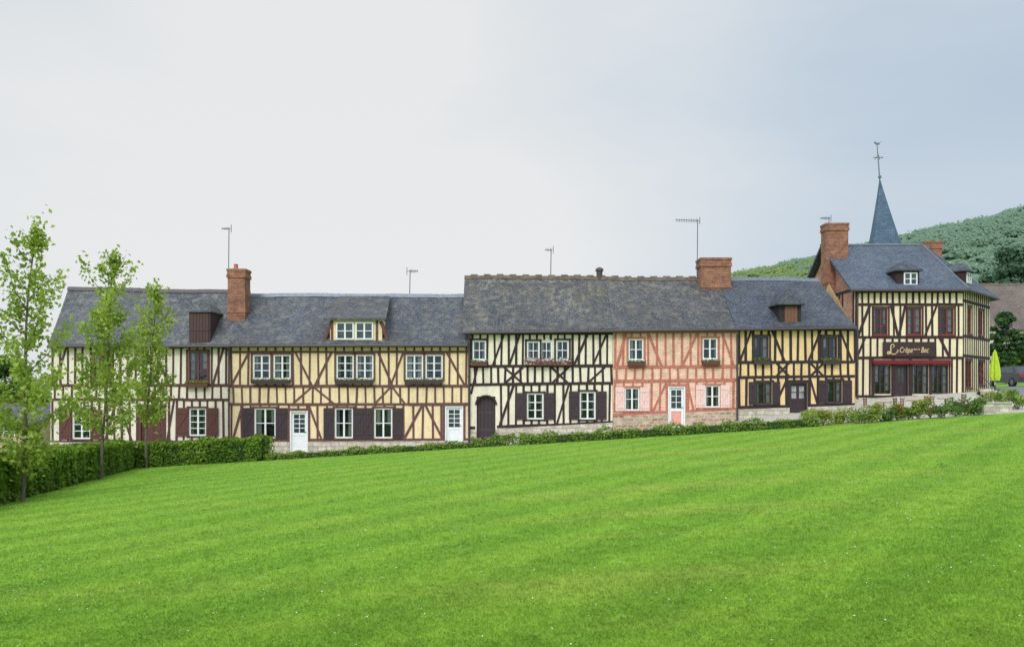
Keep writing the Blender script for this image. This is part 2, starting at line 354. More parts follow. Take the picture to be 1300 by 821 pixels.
# ------------------------------------------------------------------ houses
def clip(a, c, holes, pad):
    N = 160; segs = []; st = None
    for k in range(N+1):
        t = k/N; u = a[0]+(c[0]-a[0])*t; v = a[1]+(c[1]-a[1])*t
        ins = any(h[0]-pad < u < h[1]+pad and h[2]-pad < v < h[3]+pad for h in holes)
        if not ins and st is None: st = (u, v)
        if ins and st is not None:
            segs.append((st, pv)); st = None
        pv = (u, v)
    if st is not None: segs.append((st, pv))
    return [s_ for s_ in segs if math.hypot(s_[0][0]-s_[1][0], s_[0][1]-s_[1][1]) > .12]
def wall_sheet(mb, fr, u0, u1, v0, v1, holes, depth=.3):
    us = sorted({u0, u1} | {h[0] for h in holes} | {h[1] for h in holes}); vs = sorted({v0, v1} | {h[2] for h in holes} | {h[3] for h in holes})
    for i in range(len(us)-1):
        for j in range(len(vs)-1):
            cu, cv = (us[i]+us[i+1])/2, (vs[j]+vs[j+1])/2
            if any(h[0] < cu < h[1] and h[2] < cv < h[3] for h in holes): continue
            mb.poly([fr.p(us[i], vs[j], 0), fr.p(us[i+1], vs[j], 0), fr.p(us[i+1], vs[j+1], 0), fr.p(us[i], vs[j+1], 0)])
    for h in holes:
        c = [(h[0], h[2]), (h[1], h[2]), (h[1], h[3]), (h[0], h[3])]
        for k in range(4):
            a, e = c[k], c[(k+1) % 4]
            mb.poly([fr.p(*a, 0), fr.p(*a, -depth), fr.p(*e, -depth), fr.p(*e, 0)])
def win_geo(mb, fr, u0, u1, v0, v1, d0, d1, cas=2, cols=1, rows=3, fw=.065, mw=.08, bw=.036):
    mb.box(fr, u0, u0+fw, v0, v1, d0, d1); mb.box(fr, u1-fw, u1, v0, v1, d0, d1)
    mb.box(fr, u0+fw, u1-fw, v0, v0+fw, d0, d1); mb.box(fr, u0+fw, u1-fw, v1-fw, v1, d0, d1)
    cw = (u1-u0-2*fw)/cas
    for k in range(cas):
        a = u0+fw+k*cw
        if k: mb.box(fr, a-mw/2, a+mw/2, v0+fw, v1-fw, d0+.01, d1-.006)
        for c in range(1, cols):
            x = a+cw*c/cols; mb.box(fr, x-bw/2, x+bw/2, v0+fw, v1-fw, d0+.02, d1-.014)
        for r in range(1, rows):
            z = v0+fw+(v1-v0-2*fw)*r/rows; mb.box(fr, a+.01, a+cw-.01, z-bw/2, z+bw/2, d0+.024, d1-.018)
class House:
    def __init__(s, name, label, Yf, pl, pr, zbot, ztop, rd, zr0, zr1, fr=None, loc=None):
        s.Y = Yf; s.fr = fr or Fr((0, Yf, 0), (1, 0, 0), (0, -1, 0))
        s.u0, s.u1 = s.U(pl)+.01, s.U(pr)-.01; s.zbot, s.ztop, s.rd, s.zr0, s.zr1 = zbot, ztop, rd, zr0, zr1
        xm = (s.u0+s.u1)/2
        s.root = root(name, loc or (xm, Yf+rd, G(xm, Yf+rd)), label, 'house')
        s.holes = []; s.tb = MB()
    def U(s, px): return PX(px, s.Y)
    def V(s, py): return PZ(py, s.Y)
    def rect(s, r): return (s.U(r[0]), s.U(r[1]), s.V(r[3]), s.V(r[2]))
    def window(s, r, fm, cas=2, cols=1, rows=3, shut=None, sw=15, box=None, flowers=False, curtain=1, sill=True, uv=False, jamb=True):
        u0, u1, v0, v1 = r if uv else s.rect(r)
        s.holes.append((u0, u1, v0, v1)); fr = s.fr
        m = MB(); win_geo(m, fr, u0+.003, u1-.003, v0+.003, v1-.003, -.12, -.03, cas, cols, rows)
        w = build(m, 'window', fm, s.root)
        m = MB(); m.poly([fr.p(u0+.03, v0+.03, -.075), fr.p(u1-.03, v0+.03, -.075), fr.p(u1-.03, v1-.03, -.075), fr.p(u0+.03, v1-.03, -.075)]); build(m, 'pane', m_glass, w, fix=False)
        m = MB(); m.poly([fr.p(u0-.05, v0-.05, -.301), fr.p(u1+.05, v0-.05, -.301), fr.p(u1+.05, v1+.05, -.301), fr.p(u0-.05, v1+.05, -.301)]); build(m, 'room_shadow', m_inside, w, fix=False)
        if curtain:
            W = u1-u0
            for (a, e) in ((u0+.02, u0+W*random.uniform(.16, .34)), (u1-W*random.uniform(.16, .34), u1-.02)):
                m = MB(); k = 8; lo = v0+.04+(v1-v0)*random.choice([0, 0, .1, .4])
                for q in range(k):
                    x0, x1 = a+(e-a)*q/k, a+(e-a)*(q+1)/k; d_ = -.2+.03*(q % 2), -.2+.03*((q+1) % 2)
                    m.poly([fr.p(x0, lo, d_[0]), fr.p(x1, lo, d_[1]), fr.p(x1, v1-.03, d_[1]), fr.p(x0, v1-.03, d_[0])])
                build(m, 'curtain', m_curtain, w, fix=False)
        if sill:
            m = MB(); m.box(fr, u0-.06, u1+.06, v0-.07, v0-.002, -.02, .07); build(m, 'sill', fm if not shut else s.tm, w)
        if shut:
            q = sw*s.Y/FOC
            for sg in (-1, 1):
                a, e = (u0-q, u0-.012) if sg < 0 else (u1+.012, u1+q)
                m = MB(); n_ = 4
                for k in range(n_): m.box(fr, a+(e-a)*k/n_+.004, a+(e-a)*(k+1)/n_-.004, v0-.02+.004*(k % 2), v1+.02, .05, .08)
                for z in (v0+(v1-v0)*.15, v0+(v1-v0)*.85): m.box(fr, a+.02, e-.02, z-.05, z+.05, .081, .105)
                m.beam(fr, (a+.05, v0+(v1-v0)*.2), (e-.05, v0+(v1-v0)*.8), .06, .081, .1)
                build(m, 'shutter', shut, s.root)
        if box:
            m = MB(); a, e = u0-.08, u1+.08; t_ = v0-.09
            m.prism(fr, [(a, t_), (e, t_), (e-.03, t_-.2), (a+.03, t_-.2)], .072, .26)
            b_ = build(m, 'window_box', box, s.root)
            n_ = int((e-a)*130); P = np.stack([rng.uniform(a, e, n_), rng.uniform(.07, .27, n_), t_+rng.uniform(-.04, .16 if flowers else .10, n_)], 1)
            W_ = np.array([fr.p(p[0], p[2], p[1]) for p in P])
            leaves('plants', W_, .06, m_hedgeL, b_)
            if flowers: leaves('blooms', W_[::3]+np.array([0, -.03, .04]), .07, m_flow, b_)
        if jamb:
            for x in (u0-.055, u1+.055): s.tb.beam(fr, (x, v0-.1), (x, v1+.1), .085, -.02, .034+random.random()*.003)
            s.tb.beam(fr, (u0-.1, v1+.05), (u1+.1, v1+.05), .08, -.02, .04)
        return w
    def door(s, r, mat, glazed=True, leaves_=1, rows=3, panel=None, glass=None):
        u0, u1, v0, v1 = s.rect(r); s.holes.append((u0, u1, v0, v1)); fr = s.fr
        m = MB(); fw = .07; mp_ = MB()
        m.box(fr, u0+.003, u0+fw, v0, v1-.003, -.16, .01); m.box(fr, u1-fw, u1-.003, v0, v1-.003, -.16, .01); m.box(fr, u0+fw, u1-fw, v1-fw, v1-.003, -.16, .01)
        a, e, t_ = u0+fw, u1-fw, v1-fw; mid = v0+(t_-v0)*.45
        lw = (e-a)/leaves_
        for k in range(leaves_):
            x0, x1 = a+k*lw+.004, a+(k+1)*lw-.004
            st = .1 if leaves_ == 1 else .065
            m.box(fr, x0, x0+st, v0+.02, t_-.004, -.13, -.08); m.box(fr, x1-st, x1, v0+.02, t_-.004, -.13, -.08)
            for z0, z1 in ((v0+.02, v0+.2), (mid-.07, mid+.07), (t_-.12, t_-.004)): m.box(fr, x0+st, x1-st, z0, z1, -.13, -.082)
            mp_.box(fr, x0+st, x1-st, v0+.2, mid-.07, -.125, -.105)
            mp_.box(fr, x0+st+.06, x1-st-.06, v0+.27, mid-.14, -.105, -.092)
            if glazed:
                if leaves_ == 1: m.box(fr, (x0+x1)/2-.016, (x0+x1)/2+.016, mid+.07, t_-.12, -.125, -.09)
                for q in range(1, rows):
                    z = mid+.07+(t_-.12-mid-.07)*q/rows; m.box(fr, x0+st, x1-st, z-.016, z+.016, -.123, -.094)
            else:
                mp_.box(fr, x0+st, x1-st, mid+.07, t_-.12, -.125, -.105); mp_.box(fr, x0+st+.06, x1-st-.06, mid+.14, t_-.19, -.105, -.092)
        d = build(m, 'door', mat, s.root); build(mp_, 'panel', panel or mat, d)
        if glazed:
            m = MB(); m.poly([fr.p(a, mid, -.108), fr.p(e, mid, -.108), fr.p(e, t_-.05, -.108), fr.p(a, t_-.05, -.108)]); build(m, 'pane', glass or m_dglass, d, fix=False)
        m = MB(); m.tube(fr.p(e-.05, v0+1.0, -.08), fr.p(e-.05, v0+1.0, -.03), .018); m.tube(fr.p(e-.05, v0+1.0, -.03), fr.p(e-.17, v0+1.0, -.03), .014); build(m, 'handle', m_zincd, d)
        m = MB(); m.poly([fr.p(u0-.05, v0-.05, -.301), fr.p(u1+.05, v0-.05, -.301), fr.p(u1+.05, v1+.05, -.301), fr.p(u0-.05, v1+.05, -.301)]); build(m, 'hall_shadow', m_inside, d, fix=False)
        m = MB(); m.box(fr, u0-.12, u1+.12, v0-.55, v0-.01, -.1, .38); build(m, 'doorstep', m_stone, s.root)
        for x in (u0-.06, u1+.06): s.tb.beam(fr, (x, v0), (x, v1+.1), .10, -.02, .036)
        s.tb.beam(fr, (u0-.12, v1+.06), (u1+.12, v1+.06), .11, -.02, .042)
        return d
    def beams(s, lst, w=.12, d=.024):
        for (x0, y0, x1, y1) in lst:
            a, c = (s.U(x0), s.V(y0)), (s.U(x1), s.V(y1))
            for p, q in clip(a, c, s.holes, .06):
                ww = w*.88*random.uniform(.88, 1.15)
                s.tb.beam(s.fr, p, q, ww, -.02, d+random.random()*.006, ww*random.uniform(.9, 1.08))
    def posts(s, x0, x1, step, y0, y1, w=.11, jit=.5, lean=.45):
        x = x0
        while x < x1:
            l = random.uniform(-lean, lean); j = random.uniform(-jit, jit)
            s.beams([(x+j+l, y0, x+j-l, y1)], w, .018); x += step*random.uniform(.95, 1.06)
    def rails(s, ys_, pl, pr, w=.15):
        for y in ys_:
            y0, y1 = y if isinstance(y, tuple) else (y, y)
            n_ = 4
            for k in range(n_):
                a, e = pl+(pr-pl)*k/n_, pl+(pr-pl)*(k+1)/n_
                s.beams([(a, y0+(y1-y0)*k/n_+random.uniform(-.3, .3), e, y0+(y1-y0)*(k+1)/n_+random.uniform(-.3, .3))], w, .03)
    def finish(s, pm, plinth_py, plm, plinth_skip=(), tname='timber_frame'):
        m = MB(); fr = s.fr
        wall_sheet(m, fr, s.u0, s.u1, s.zbot, s.ztop, s.holes)
        D = 2*s.rd
        for u, zr in ((s.u0, s.zr0), (s.u1, s.zr1)):
            m.poly([fr.p(u, s.zbot, 0), fr.p(u, s.ztop, 0), fr.p(u, zr-.2, -s.rd), fr.p(u, s.ztop, -D), fr.p(u, s.zbot, -D)])
        m.poly([fr.p(s.u0, s.zbot, -D), fr.p(s.u1, s.zbot, -D), fr.p(s.u1, s.ztop, -D), fr.p(s.u0, s.ztop, -D)])
        build(m, 'wall', pm, s.root, fix=False)
        build(s.tb, tname, s.tm, s.root)
        if plinth_py:
            p0, p1 = plinth_py if isinstance(plinth_py, tuple) else (plinth_py, plinth_py)
            cuts = sorted([(s.U(a), s.U(e)) for a, e in plinth_skip]); x = s.u0
            for a, e in cuts+[(s.u1, s.u1)]:
                if a-x > .1:
                    m = MB(); f = lambda u: s.V(p0+(p1-p0)*(u-s.u0)/(s.u1-s.u0))
                    m.prism(fr, [(x, s.zbot), (a, s.zbot), (a, f(a)), (x, f(x))], -.05, .055); build(m, 'plinth', plm, s.root)
                x = e
def wob(X, t): return .6*(.035*math.sin(.5*X+1)+.022*math.sin(1.3*X+2+t)+.008*math.sin(3.3*X+4*t))
def roof(parent, mat, Ye, Xe, ze, Yr, Xr, zr, ridge=None, name='roof', gutter=True, sag=.07):
    L = Xe[1]-Xe[0]; nu = max(4, int(L/.6)); nv = 7; T = []
    for j in range(2*nv+1):
        t = j/nv; row = []
        for i in range(nu+1):
            s_ = i/nu; tt = t if t <= 1 else 2-t
            xe = Xe[0]+L*s_; xr = Xr[0]+(Xr[1]-Xr[0])*s_
            X = xe+(xr-xe)*tt; y = Ye+(Yr-Ye)*t
            z0 = ze[0]+(ze[1]-ze[0])*s_; z1 = zr[0]+(zr[1]-zr[0])*s_
            z = z0+(z1-z0)*tt-sag*math.sin(math.pi*tt)+wob(X, tt)
            row.append((X, y, z))
        T.append(row)
    m = MB(); w = nu+1; rows = 2*nv+1
    m.v = [p for r in T for p in r]+[(p[0], p[1], p[2]-.13) for r in T for p in r]; o = w*rows
    for j in range(rows-1):
        for i in range(nu):
            a = j*w+i; m.f.append((a, a+1, a+w+1, a+w)); m.f.append((o+a, o+a+w, o+a+w+1, o+a+1))
    for i in range(nu):
        m.f.append((i, o+i, o+i+1, i+1)); a = (rows-1)*w+i; m.f.append((a, a+1, o+a+1, o+a))
    for j in range(rows-1):
        a = j*w; m.f.append((a, a+w, o+a+w, o+a)); a = j*w+nu; m.f.append((a, o+a, o+a+w, a+w))
    r = build(m, name, mat, parent, smooth=False)
    if ridge:
        m = MB(); x = Xr[0]; k = 0
        while x < Xr[1]-.1:
            x2 = min(x+.34, Xr[1]); s_ = (x-Xr[0])/(Xr[1]-Xr[0]); z = zr[0]+(zr[1]-zr[0])*s_+wob(x, 1)
            h = .07+(.06 if (k % 2 and ridge is m_ridge) else 0)+random.uniform(0, .008)
            m.hexa([(x, Yr-.16, z-.12), (x, Yr-.07, z+h), (x, Yr+.07, z+h), (x, Yr+.16, z-.12)], [(x2+.01, Yr-.16, z-.12), (x2+.01, Yr-.07, z+h), (x2+.01, Yr+.07, z+h), (x2+.01, Yr+.16, z-.12)])
            x = x2; k += 1
        build(m, 'ridge_tiles', ridge, r)
    if gutter:
        m = MB(); n_ = 6
        for k in range(n_):
            f = lambda s_: (Xe[0]+L*s_, Ye-.06, ze[0]+(ze[1]-ze[0])*s_-.1)
            m.tube(f(k/n_), f((k+1)/n_), .065, n=8)
        build(m, 'gutter', m_zincd, parent)
    return r
def chimney(parent, x0, x1, y0, y1, z0, z1, mat, pots=()):
    m = MB(); m.wbox(x0, x1, y0, y1, z0, z1-.45); e = .05
    m.wbox(x0-e, x1+e, y0-e, y1+e, z1-.45, z1-.28); m.wbox(x0-e*.4, x1+e*.4, y0-e*.4, y1+e*.4, z1-.28, z1-.12); m.wbox(x0-e, x1+e, y0-e, y1+e, z1-.12, z1)
    m.wbox(x0-e*.6, x1+e*.6, y0-e*.6, y1+e*.6, z0+.9, z0+1.02)
    c = build(m, 'chimney', mat, parent)
    for k in pots:
        cx = x0+(x1-x0)*k; cy = (y0+y1)/2; m = MB(); m.rings([(.13, z1), (.15, z1+.06), (.11, z1+.1), (.1, z1+.24), (.12, z1+.28)], 10, cx, cy); build(m, 'chimney_pot', m_pot, c)
    return c
def antenna(parent, x, y, z0, z1, boom=.8, n=6, dirx=-1, el=.22, kind=0):
    m = MB(); m.tube((x, y, z0), (x+.03, y, z1), .022)
    zb = z1-.05
    m.tube((x-dirx*.12, y, zb), (x+dirx*boom, y, zb+(.06 if kind else .0)), .015)
    for k in range(n):
        xx = x+dirx*boom*(k+.3)/n; l = el*(1-.4*k/n)
        m.tube((xx, y-l, zb), (xx, y+l, zb), .009); m.tube((xx, y, zb-l*.45), (xx, y, zb+l*.45), .009)
    m.beam(Fr((0, y, 0), (1, 0, 0), (0, -1, 0)), (x-dirx*.14, zb-.2), (x-dirx*.14, zb+.2), .03, -.01, .01)
    return build(m, 'tv_antenna', m_alu, parent)
def pipe(parent, x, y, z0, z1):
    m = MB(); m.tube((x, y+.0, z0), (x, y, z1-.25), .05); m.tube((x, y, z1-.25), (x, y-.16, z1), .05)
    for q in range(4): m.tube((x, y, z0+.4+(z1-z0-.8)*q/3), (x, y, z0+.46+(z1-z0-.8)*q/3), .07)
    build(m, 'downpipe', m_zincd, parent)
def dormer(Hs, fr, u0, u1, z0, z1, back, facem, roofm, kind, rise, over=.12, hipf=.45, tail=.4):
    m = MB(); m.box(fr, u0, u1, z0, z1, -back, 0); d = build(m, 'dormer', facem, Hs.root)
    m = MB(); a, e, f = u0-over, u1+over, over*1.6
    if kind == 'shed':
        A = [fr.p(a-.1, z1-.03, f), fr.p(e+.1, z1-.03, f), fr.p(e-.1, z1+rise, -back), fr.p(a+.1, z1+rise, -back)]
        m.hexa(A, [p+Vector((0, 0, .09)) for p in A])
    else:
        um = (u0+u1)/2; hip = hipf*(e-a); zt_ = z1+rise; yb = -back-tail
        q = [(a, f), (e, f), (e, yb), (a, yb)]
        m.hexa([fr.p(u, z1-.05, d_) for u, d_ in q], [fr.p(u, z1, d_) for u, d_ in q])
        i = len(m.v); m.v += [tuple(fr.p(u, z1+.003, d_)) for u, d_ in q]+[tuple(fr.p(um, zt_, f-hip)), tuple(fr.p(um, zt_, yb))]
        m.f += [(i, i+1, i+4), (i+1, i+2, i+5, i+4), (i+3, i, i+4, i+5), (i+2, i+3, i+5), (i+3, i+2, i+1, i)]
    build(m, 'dormer_roof', roofm, d)
    return d
def front(Y): return Fr((0, Y, 0), (1, 0, 0), (0, -1, 0))
def dwin(d, fr, u0, u1, v0, v1, mat=m_white, cas=2, rows=2):
    m = MB(); win_geo(m, fr, u0, u1, v0, v1, .0, .07, cas, 1, rows); build(m, 'window', mat, d)
    m = MB(); m.box(fr, u0+.02, u1-.02, v0+.02, v1-.02, .002, .022); build(m, 'pane', m_dglass, d)

# ---- house A
H = House('timbered_house', 'cream half-timbered house with brown shutters and wooden dormer behind the young trees', 38.6, 64, 290, -2.9, 3.8, 2.6, 6.85, 6.75); H.tm = m_tA
H.window((92, 115, 520, 557), m_white, 2, 1, 4, m_brownp, 15); H.window((240, 262, 518, 553), m_white, 2, 1, 4, m_brownp, 16)
H.window((239, 264, 446, 484), m_redbrown, 2, 1, 3, None, box=m_brownp); H.window((118, 139, 449, 484), m_redbrown, 2, 1, 3)
H.door((177, 208, 516, 577), m_brownp, False, 2)
H.rails([440, 489, 507, 561], 64, 290)
H.posts(67, 289, 9.6, 441, 489); H.posts(70, 289, 10.5, 489, 507); H.posts(67, 289, 9.8, 507, 561)
H.beams([(70, 489, 84, 441), (160, 489, 176, 441), (196, 441, 214, 489), (270, 489, 284, 441), (133, 561, 148, 508), (150, 508, 168, 561), (212, 561, 221, 508)], .12, .026)
H.finish(m_pA, 561, m_stone, [(177, 208)])
zA = PZ(437, 38.3)
roof(H.root, m_slA, 38.3, (PX(61, 38.3), PX(292, 38.3)-.01), (zA, zA), 41.2, (PX(87, 41.2), PX(292, 38.3)-.01), (PZ(366, 41.2), PZ(370, 41.2)), m_zincd)
fr = front(38.4)
d = dormer(H, fr, PX(240, 38.4), PX(267, 38.4), PZ(439, 38.4), PZ(395, 38.4), 1.5, m_blackp, m_slA, 'hip', .5, .08, .3, .5)
m = MB(); a, e, b0, t0 = PX(242, 38.4), PX(265, 38.4), PZ(435, 38.4), PZ(397, 38.4)
for k in range(6): m.box(fr, a+(e-a)*k/6+.006, a+(e-a)*(k+1)/6-.006, b0, t0, .0, .03+.004*(k % 2))
m.box(fr, a-.03, e+.03, b0+.6, b0+.7, .035, .06); build(m, 'loft_door', m_ddoor, d)

# ---- house B
H = House('timbered_house', 'ochre yellow half-timbered house with white windows, two white doors and a wide roof dormer', 38.5, 290, 595, -2.6, 3.82, 2.6, 6.5, 6.5); H.tm = m_tB
for r in ((321, 343), (347, 369), (427, 449), (452, 474), (515, 537), (540, 562)): H.window((r[0], r[1], 450, 481), m_white, 2, 1, 3, sill=False)
for a, e in ((320, 370), (426, 475), (514, 563)):
    m = MB(); u0, u1, t = H.U(a), H.U(e), H.V(482); m.prism(H.fr, [(u0, t), (u1, t), (u1-.04, t-.2), (u0+.04, t-.2)], .072, .28); bx_ = build(m, 'window_box', m_blackp, H.root)
    n = 200; P = np.stack([rng.uniform(u0, u1, n), 38.5-rng.uniform(.08, .28, n), t+rng.uniform(-.03, .08, n)], 1); leaves('plants', P, .05, m_hedgeL, bx_)
H.window((323, 350, 518, 556), m_white, 2, 1, 2, m_blackp, 15); H.window((425, 448, 518, 556), m_white, 2, 1, 2, m_blackp, 14); H.window((475, 498, 518, 556), m_white, 2, 1, 2, m_blackp, 13)
H.door((368, 391, 521, 574), m_white, True, 1, 4); H.door((565, 588, 515, 566), m_white, True, 1, 4)
H.rails([439, 446.5], 292, 595, .12); H.rails([490, 513, 558], 291, 595, .15)
H.posts(294, 594, 11, 440, 490, .11); H.posts(296, 594, 11, 490, 513, .11); H.posts(294, 594, 12, 513, 558, .11)
H.beams([(294, 489, 316, 447), (375, 447, 396, 489), (421, 447, 400, 489), (480, 447, 498, 489), (512, 447, 496, 489), (567, 447, 590, 489),
         (392, 514, 408, 557), (513, 557, 536, 514), (540, 514, 562, 557), (296, 557, 308, 514)], .12, .026)
H.beams([(372, 512, 396, 491), (398, 491, 424, 512), (476, 512, 496, 491), (498, 491, 514, 512)], .10, .027)
H.finish(m_pB, (561, 559), m_stone, [(368, 391), (565, 588)])
z0 = PZ(436.5, 38.2); xb0, xb1 = PX(292, 38.3)+.0, PX(595, 38.2)-.05
roof(H.root, m_slB, 38.2, (xb0, xb1), (z0, z0+.02), 41.1, (xb0, xb1), (PZ(374.5, 41.1), PZ(374.5, 41.1)), m_zinc)
fr = front(38.42); q = lambda p: PX(p, 38.42); zq = lambda p: PZ(p, 38.42)
d = dormer(H, fr, q(419), q(485), zq(437), zq(406), 2.35, m_pB, m_slD, 'shed', 1.35, .14)
for a, e in ((427, 449.5), (451.5, 474)): dwin(d, fr, q(a), q(e), zq(431), zq(409))
for a in (420, 477): m = MB(); m.box(fr, q(a), q(a)+.12, zq(436), zq(407), .0, .03); build(m, 'dormer_post', m_tB, d)
for a, e in ((410, 421), (494, 483)): m = MB(); m.beam(fr, (q(a), zq(436)), (q(e), zq(408)), .14, -.3, .02); build(m, 'dormer_brace', m_tB, d)
chimney(H.root, PX(289, 39.6), PX(311, 39.6), 39.6, 40.4, 4.6, PZ(341, 39.6), m_brick, (.32,))
antenna(H.root, PX(290, 40), 40.0, 6.6, PZ(289, 40), .35, 4, -1, .18)
antenna(H.root, PX(520, 41.1), 41.1, 6.4, PZ(343, 41.1), .45, 6, 1, .25); pipe(H.root, PX(290, 38.3), 38.36, -2.3, 3.7)

# ---- house C
zL = PZ(420, 38.2)
X0, X1, X2, X3 = PX(587, 38.2), PX(779, 38.2), PX(935, 38.2), PX(1087, 38.2)
def ez(x): return zL+(PZ(414, 38.2)-zL)*(x-X0)/(X3-X0)
def rz(x): return PZ(351.5, 41.6)+(PZ(355, 41.6)-PZ(351.5, 41.6))*(x-X0)/(X3-X0)
H = House('timbered_house', 'cream half-timbered house with near-black timbers, arched doorway and flower box upstairs', 38.5, 597, 778, -2.0, 4.42, 3.1, rz(X0), rz(X1)); H.tm = m_tC
H.window((600, 617, 432, 457), m_white, 1, 2, 2, box=m_brownp)
H.window((669, 685, 433, 457), m_white, 1, 2, 2, sill=False); H.window((686.5, 701, 433, 457), m_white, 1, 2, 2, sill=False, jamb=False); H.window((706, 722, 432, 457), m_white, 1, 2, 2, sill=False)
m = MB(); u0, u1, t = H.U(666), H.U(725), H.V(459); m.prism(H.fr, [(u0, t), (u1, t), (u1-.04, t-.2), (u0+.04, t-.2)], .072, .28); bx_ = build(m, 'window_box', m_brownp, H.root)
n = 420; P = np.stack([rng.uniform(u0, u1, n), 38.5-rng.uniform(.08, .3, n), t+rng.uniform(-.16, .16, n)], 1); leaves('plants', P, .06, m_hedgeL, bx_); leaves('blooms', P[::2]+np.array([0, -.04, .03]), .075, m_flow, bx_)
H.window((669, 690, 499, 532), m_white, 2, 1, 3, m_blackp, 14); H.window((736, 756, 497, 532), m_white, 2, 1, 3, m_blackp, 14)
u0, u1, v0, v1 = H.rect((605, 629, 503, 561)); H.holes.append((u0, u1, v0, v1))
m = MB(); um = (u0+u1)/2; rw = (u1-u0)/2; sp = v1-rw*.9
for k in range(5): m.box(H.fr, u0+(u1-u0)*k/5+.005, u0+(u1-u0)*(k+1)/5-.005, v0, v1, -.22, -.18+.004*(k % 2))
d = build(m, 'door', m_blackp, H.root, True); d['label'] = 'dark plank door under an arch'
for z in (.55, 1.4): m = MB(); m.box(H.fr, u0+.1, u1-.1, v0+z, v0+z+.07, -.175, -.16); build(m, 'hinge', m_zincd, d)
m = MB(); N = 8
for sg in (-1, 1):
    arc = [(um+sg*rw*math.cos(math.pi/2*k/N), sp+rw*.9*math.sin(math.pi/2*k/N)) for k in range(N+1)]
    for k in range(N): m.prism(H.fr, [arc[k], (um+sg*rw, arc[k][1]), (um+sg*rw, arc[k+1][1]), arc[k+1]], -.3, .0)
    for k in range(N):
        o_ = [(um+(p[0]-um)*1.18, sp+(p[1]-sp)*1.18) for p in (arc[k], arc[k+1])]; m.prism(H.fr, [arc[k], o_[0], o_[1], arc[k+1]], -.3, .045)
build(m, 'door_arch', m_tC, H.root)
H.rails([423, (465, 464), (488, 486), (543, 536)], 597, 778, .16)
H.posts(600, 778, 9, 423, 465, .12); H.posts(603, 778, 9.5, 466, 487, .12); H.posts(636, 778, 9.8, 488, 540, .12)
H.beams([(625, 465, 640, 424), (660, 424, 646, 465), (728, 465, 746, 424), (770, 424, 752, 465), (634, 541, 652, 489), (707, 538, 722, 488), (640, 487, 664, 466), (640, 466, 664, 487), (700, 487, 722, 466), (700, 466, 722, 487), (745, 487, 768, 466), (598, 500, 606, 466)], .12, .028)
H.finish(m_pC, (546, 536), m_stone, [(605, 629)])
roof(H.root, m_slC, 38.2, (X0, X1-.01), (ez(X0), ez(X1)), 41.6, (X0-.1, X1-.01), (rz(X0), rz(X1)), m_ridge, sag=.1)
antenna(H.root, PX(699, 41.6), 41.6, 7.4, PZ(316, 41.6), .3, 4, -1, .22)
m = MB(); xx = PX(761, 41.6); m.rings([(.16, 7.4), (.16, 7.85), (.22, 7.87), (.2, 8.0), (.05, 8.08)], 10, xx, 41.6); build(m, 'roof_vent', m_zincd, H.root)
pipe(H.root, PX(595.5, 38.4), 38.3, -1.5, 4.3)

# ---- house D
H = House('timbered_house', 'salmon pink brick and timber house with a white and pink door', 38.5, 778, 935, -1.5, 4.5, 3.1, rz(X1), rz(X2)); H.tm = m_tD
H.window((798, 817, 430, 457), m_white, 2, 1, 2, box=m_brownp); H.window((892, 911, 429, 456), m_white, 2, 1, 2, box=m_brownp)
H.window((793, 812, 492, 521), m_white, 2, 1, 2, m_rose, 12); H.window((895, 914, 489, 517), m_white, 2, 1, 2, m_rose, 12)
H.door((848, 870, 490, 543), m_white, True, 1, 3, m_pinkp)
H.rails([421, (466, 465), (484, 482), (526, 519)], 779, 935, .16)
H.posts(781, 934, 10.5, 421, 465, .12); H.posts(783, 934, 11, 466, 483, .12); H.posts(781, 934, 11.5, 484, 523, .12)
H.beams([(783, 465, 795, 421), (822, 421, 840, 465), (866, 465, 886, 421), (916, 421, 932, 465), (828, 524, 846, 485), (872, 484, 880, 519)], .13, .028)
H.finish(m_bD, (528, 520), m_flint, [(848, 870)])
roof(H.root, m_slD, 38.2, (X1, X2-.01), (ez(X1), ez(X2)), 41.6, (X1, X2-.01), (rz(X1), rz(X2)), m_ridge, sag=.09)
chimney(H.root, PX(890, 40.9), PX(928, 40.9), 40.9, 41.9, 6.0, PZ(327, 40.9), m_brick)
antenna(H.root, PX(885, 41.5), 41.5, 7.3, PZ(279, 41.5), 1.15, 9, -1, .3, 1)

# ---- house E
H = House('timbered_house', 'golden yellow half-timbered house with dark timbers and a small hooded dormer beside the restaurant', 38.5, 935, 1085, -1.0, 4.62, 3.1, rz(X2), rz(X3)); H.tm = m_tE
H.window((957, 976, 427, 455), m_blackp, 2, 1, 2, box=m_blackp); H.window((1044, 1063, 427, 455), m_blackp, 2, 1, 2, box=m_blackp)
H.window((960, 980, 485, 513), m_blackp, 2, 1, 2, m_blackp, 10); H.window((1050, 1069, 483, 511), m_blackp, 2, 1, 2, m_blackp, 12); H.door((1002, 1025, 485, 524), m_blackp, True, 2, 2, glass=m_pglass)
H.rails([418, (460, 459), (479, 477), (517, 513)], 936, 1085, .15)
H.posts(938, 1085, 9.2, 418, 460, .13); H.posts(940, 1085, 9.5, 460, 478, .12); H.posts(938, 1085, 10, 478, 515, .13)
H.beams([(939, 459, 954, 419), (980, 419, 996, 459), (1026, 459, 1042, 419), (1066, 419, 1082, 459), (984, 514, 1000, 479), (1028, 479, 1038, 514), (985, 478, 1002, 460), (985, 460, 1002, 478), (1028, 478, 1046, 460), (1028, 460, 1046, 478)], .12, .03)
H.finish(m_pE, (520, 514), m_stone, [(1002, 1025)])
roof(H.root, m_slE, 38.2, (X2, X3), (ez(X2), ez(X3)), 41.6, (X2, X3-.55), (rz(X2), rz(X3)), m_zinc, sag=.06)
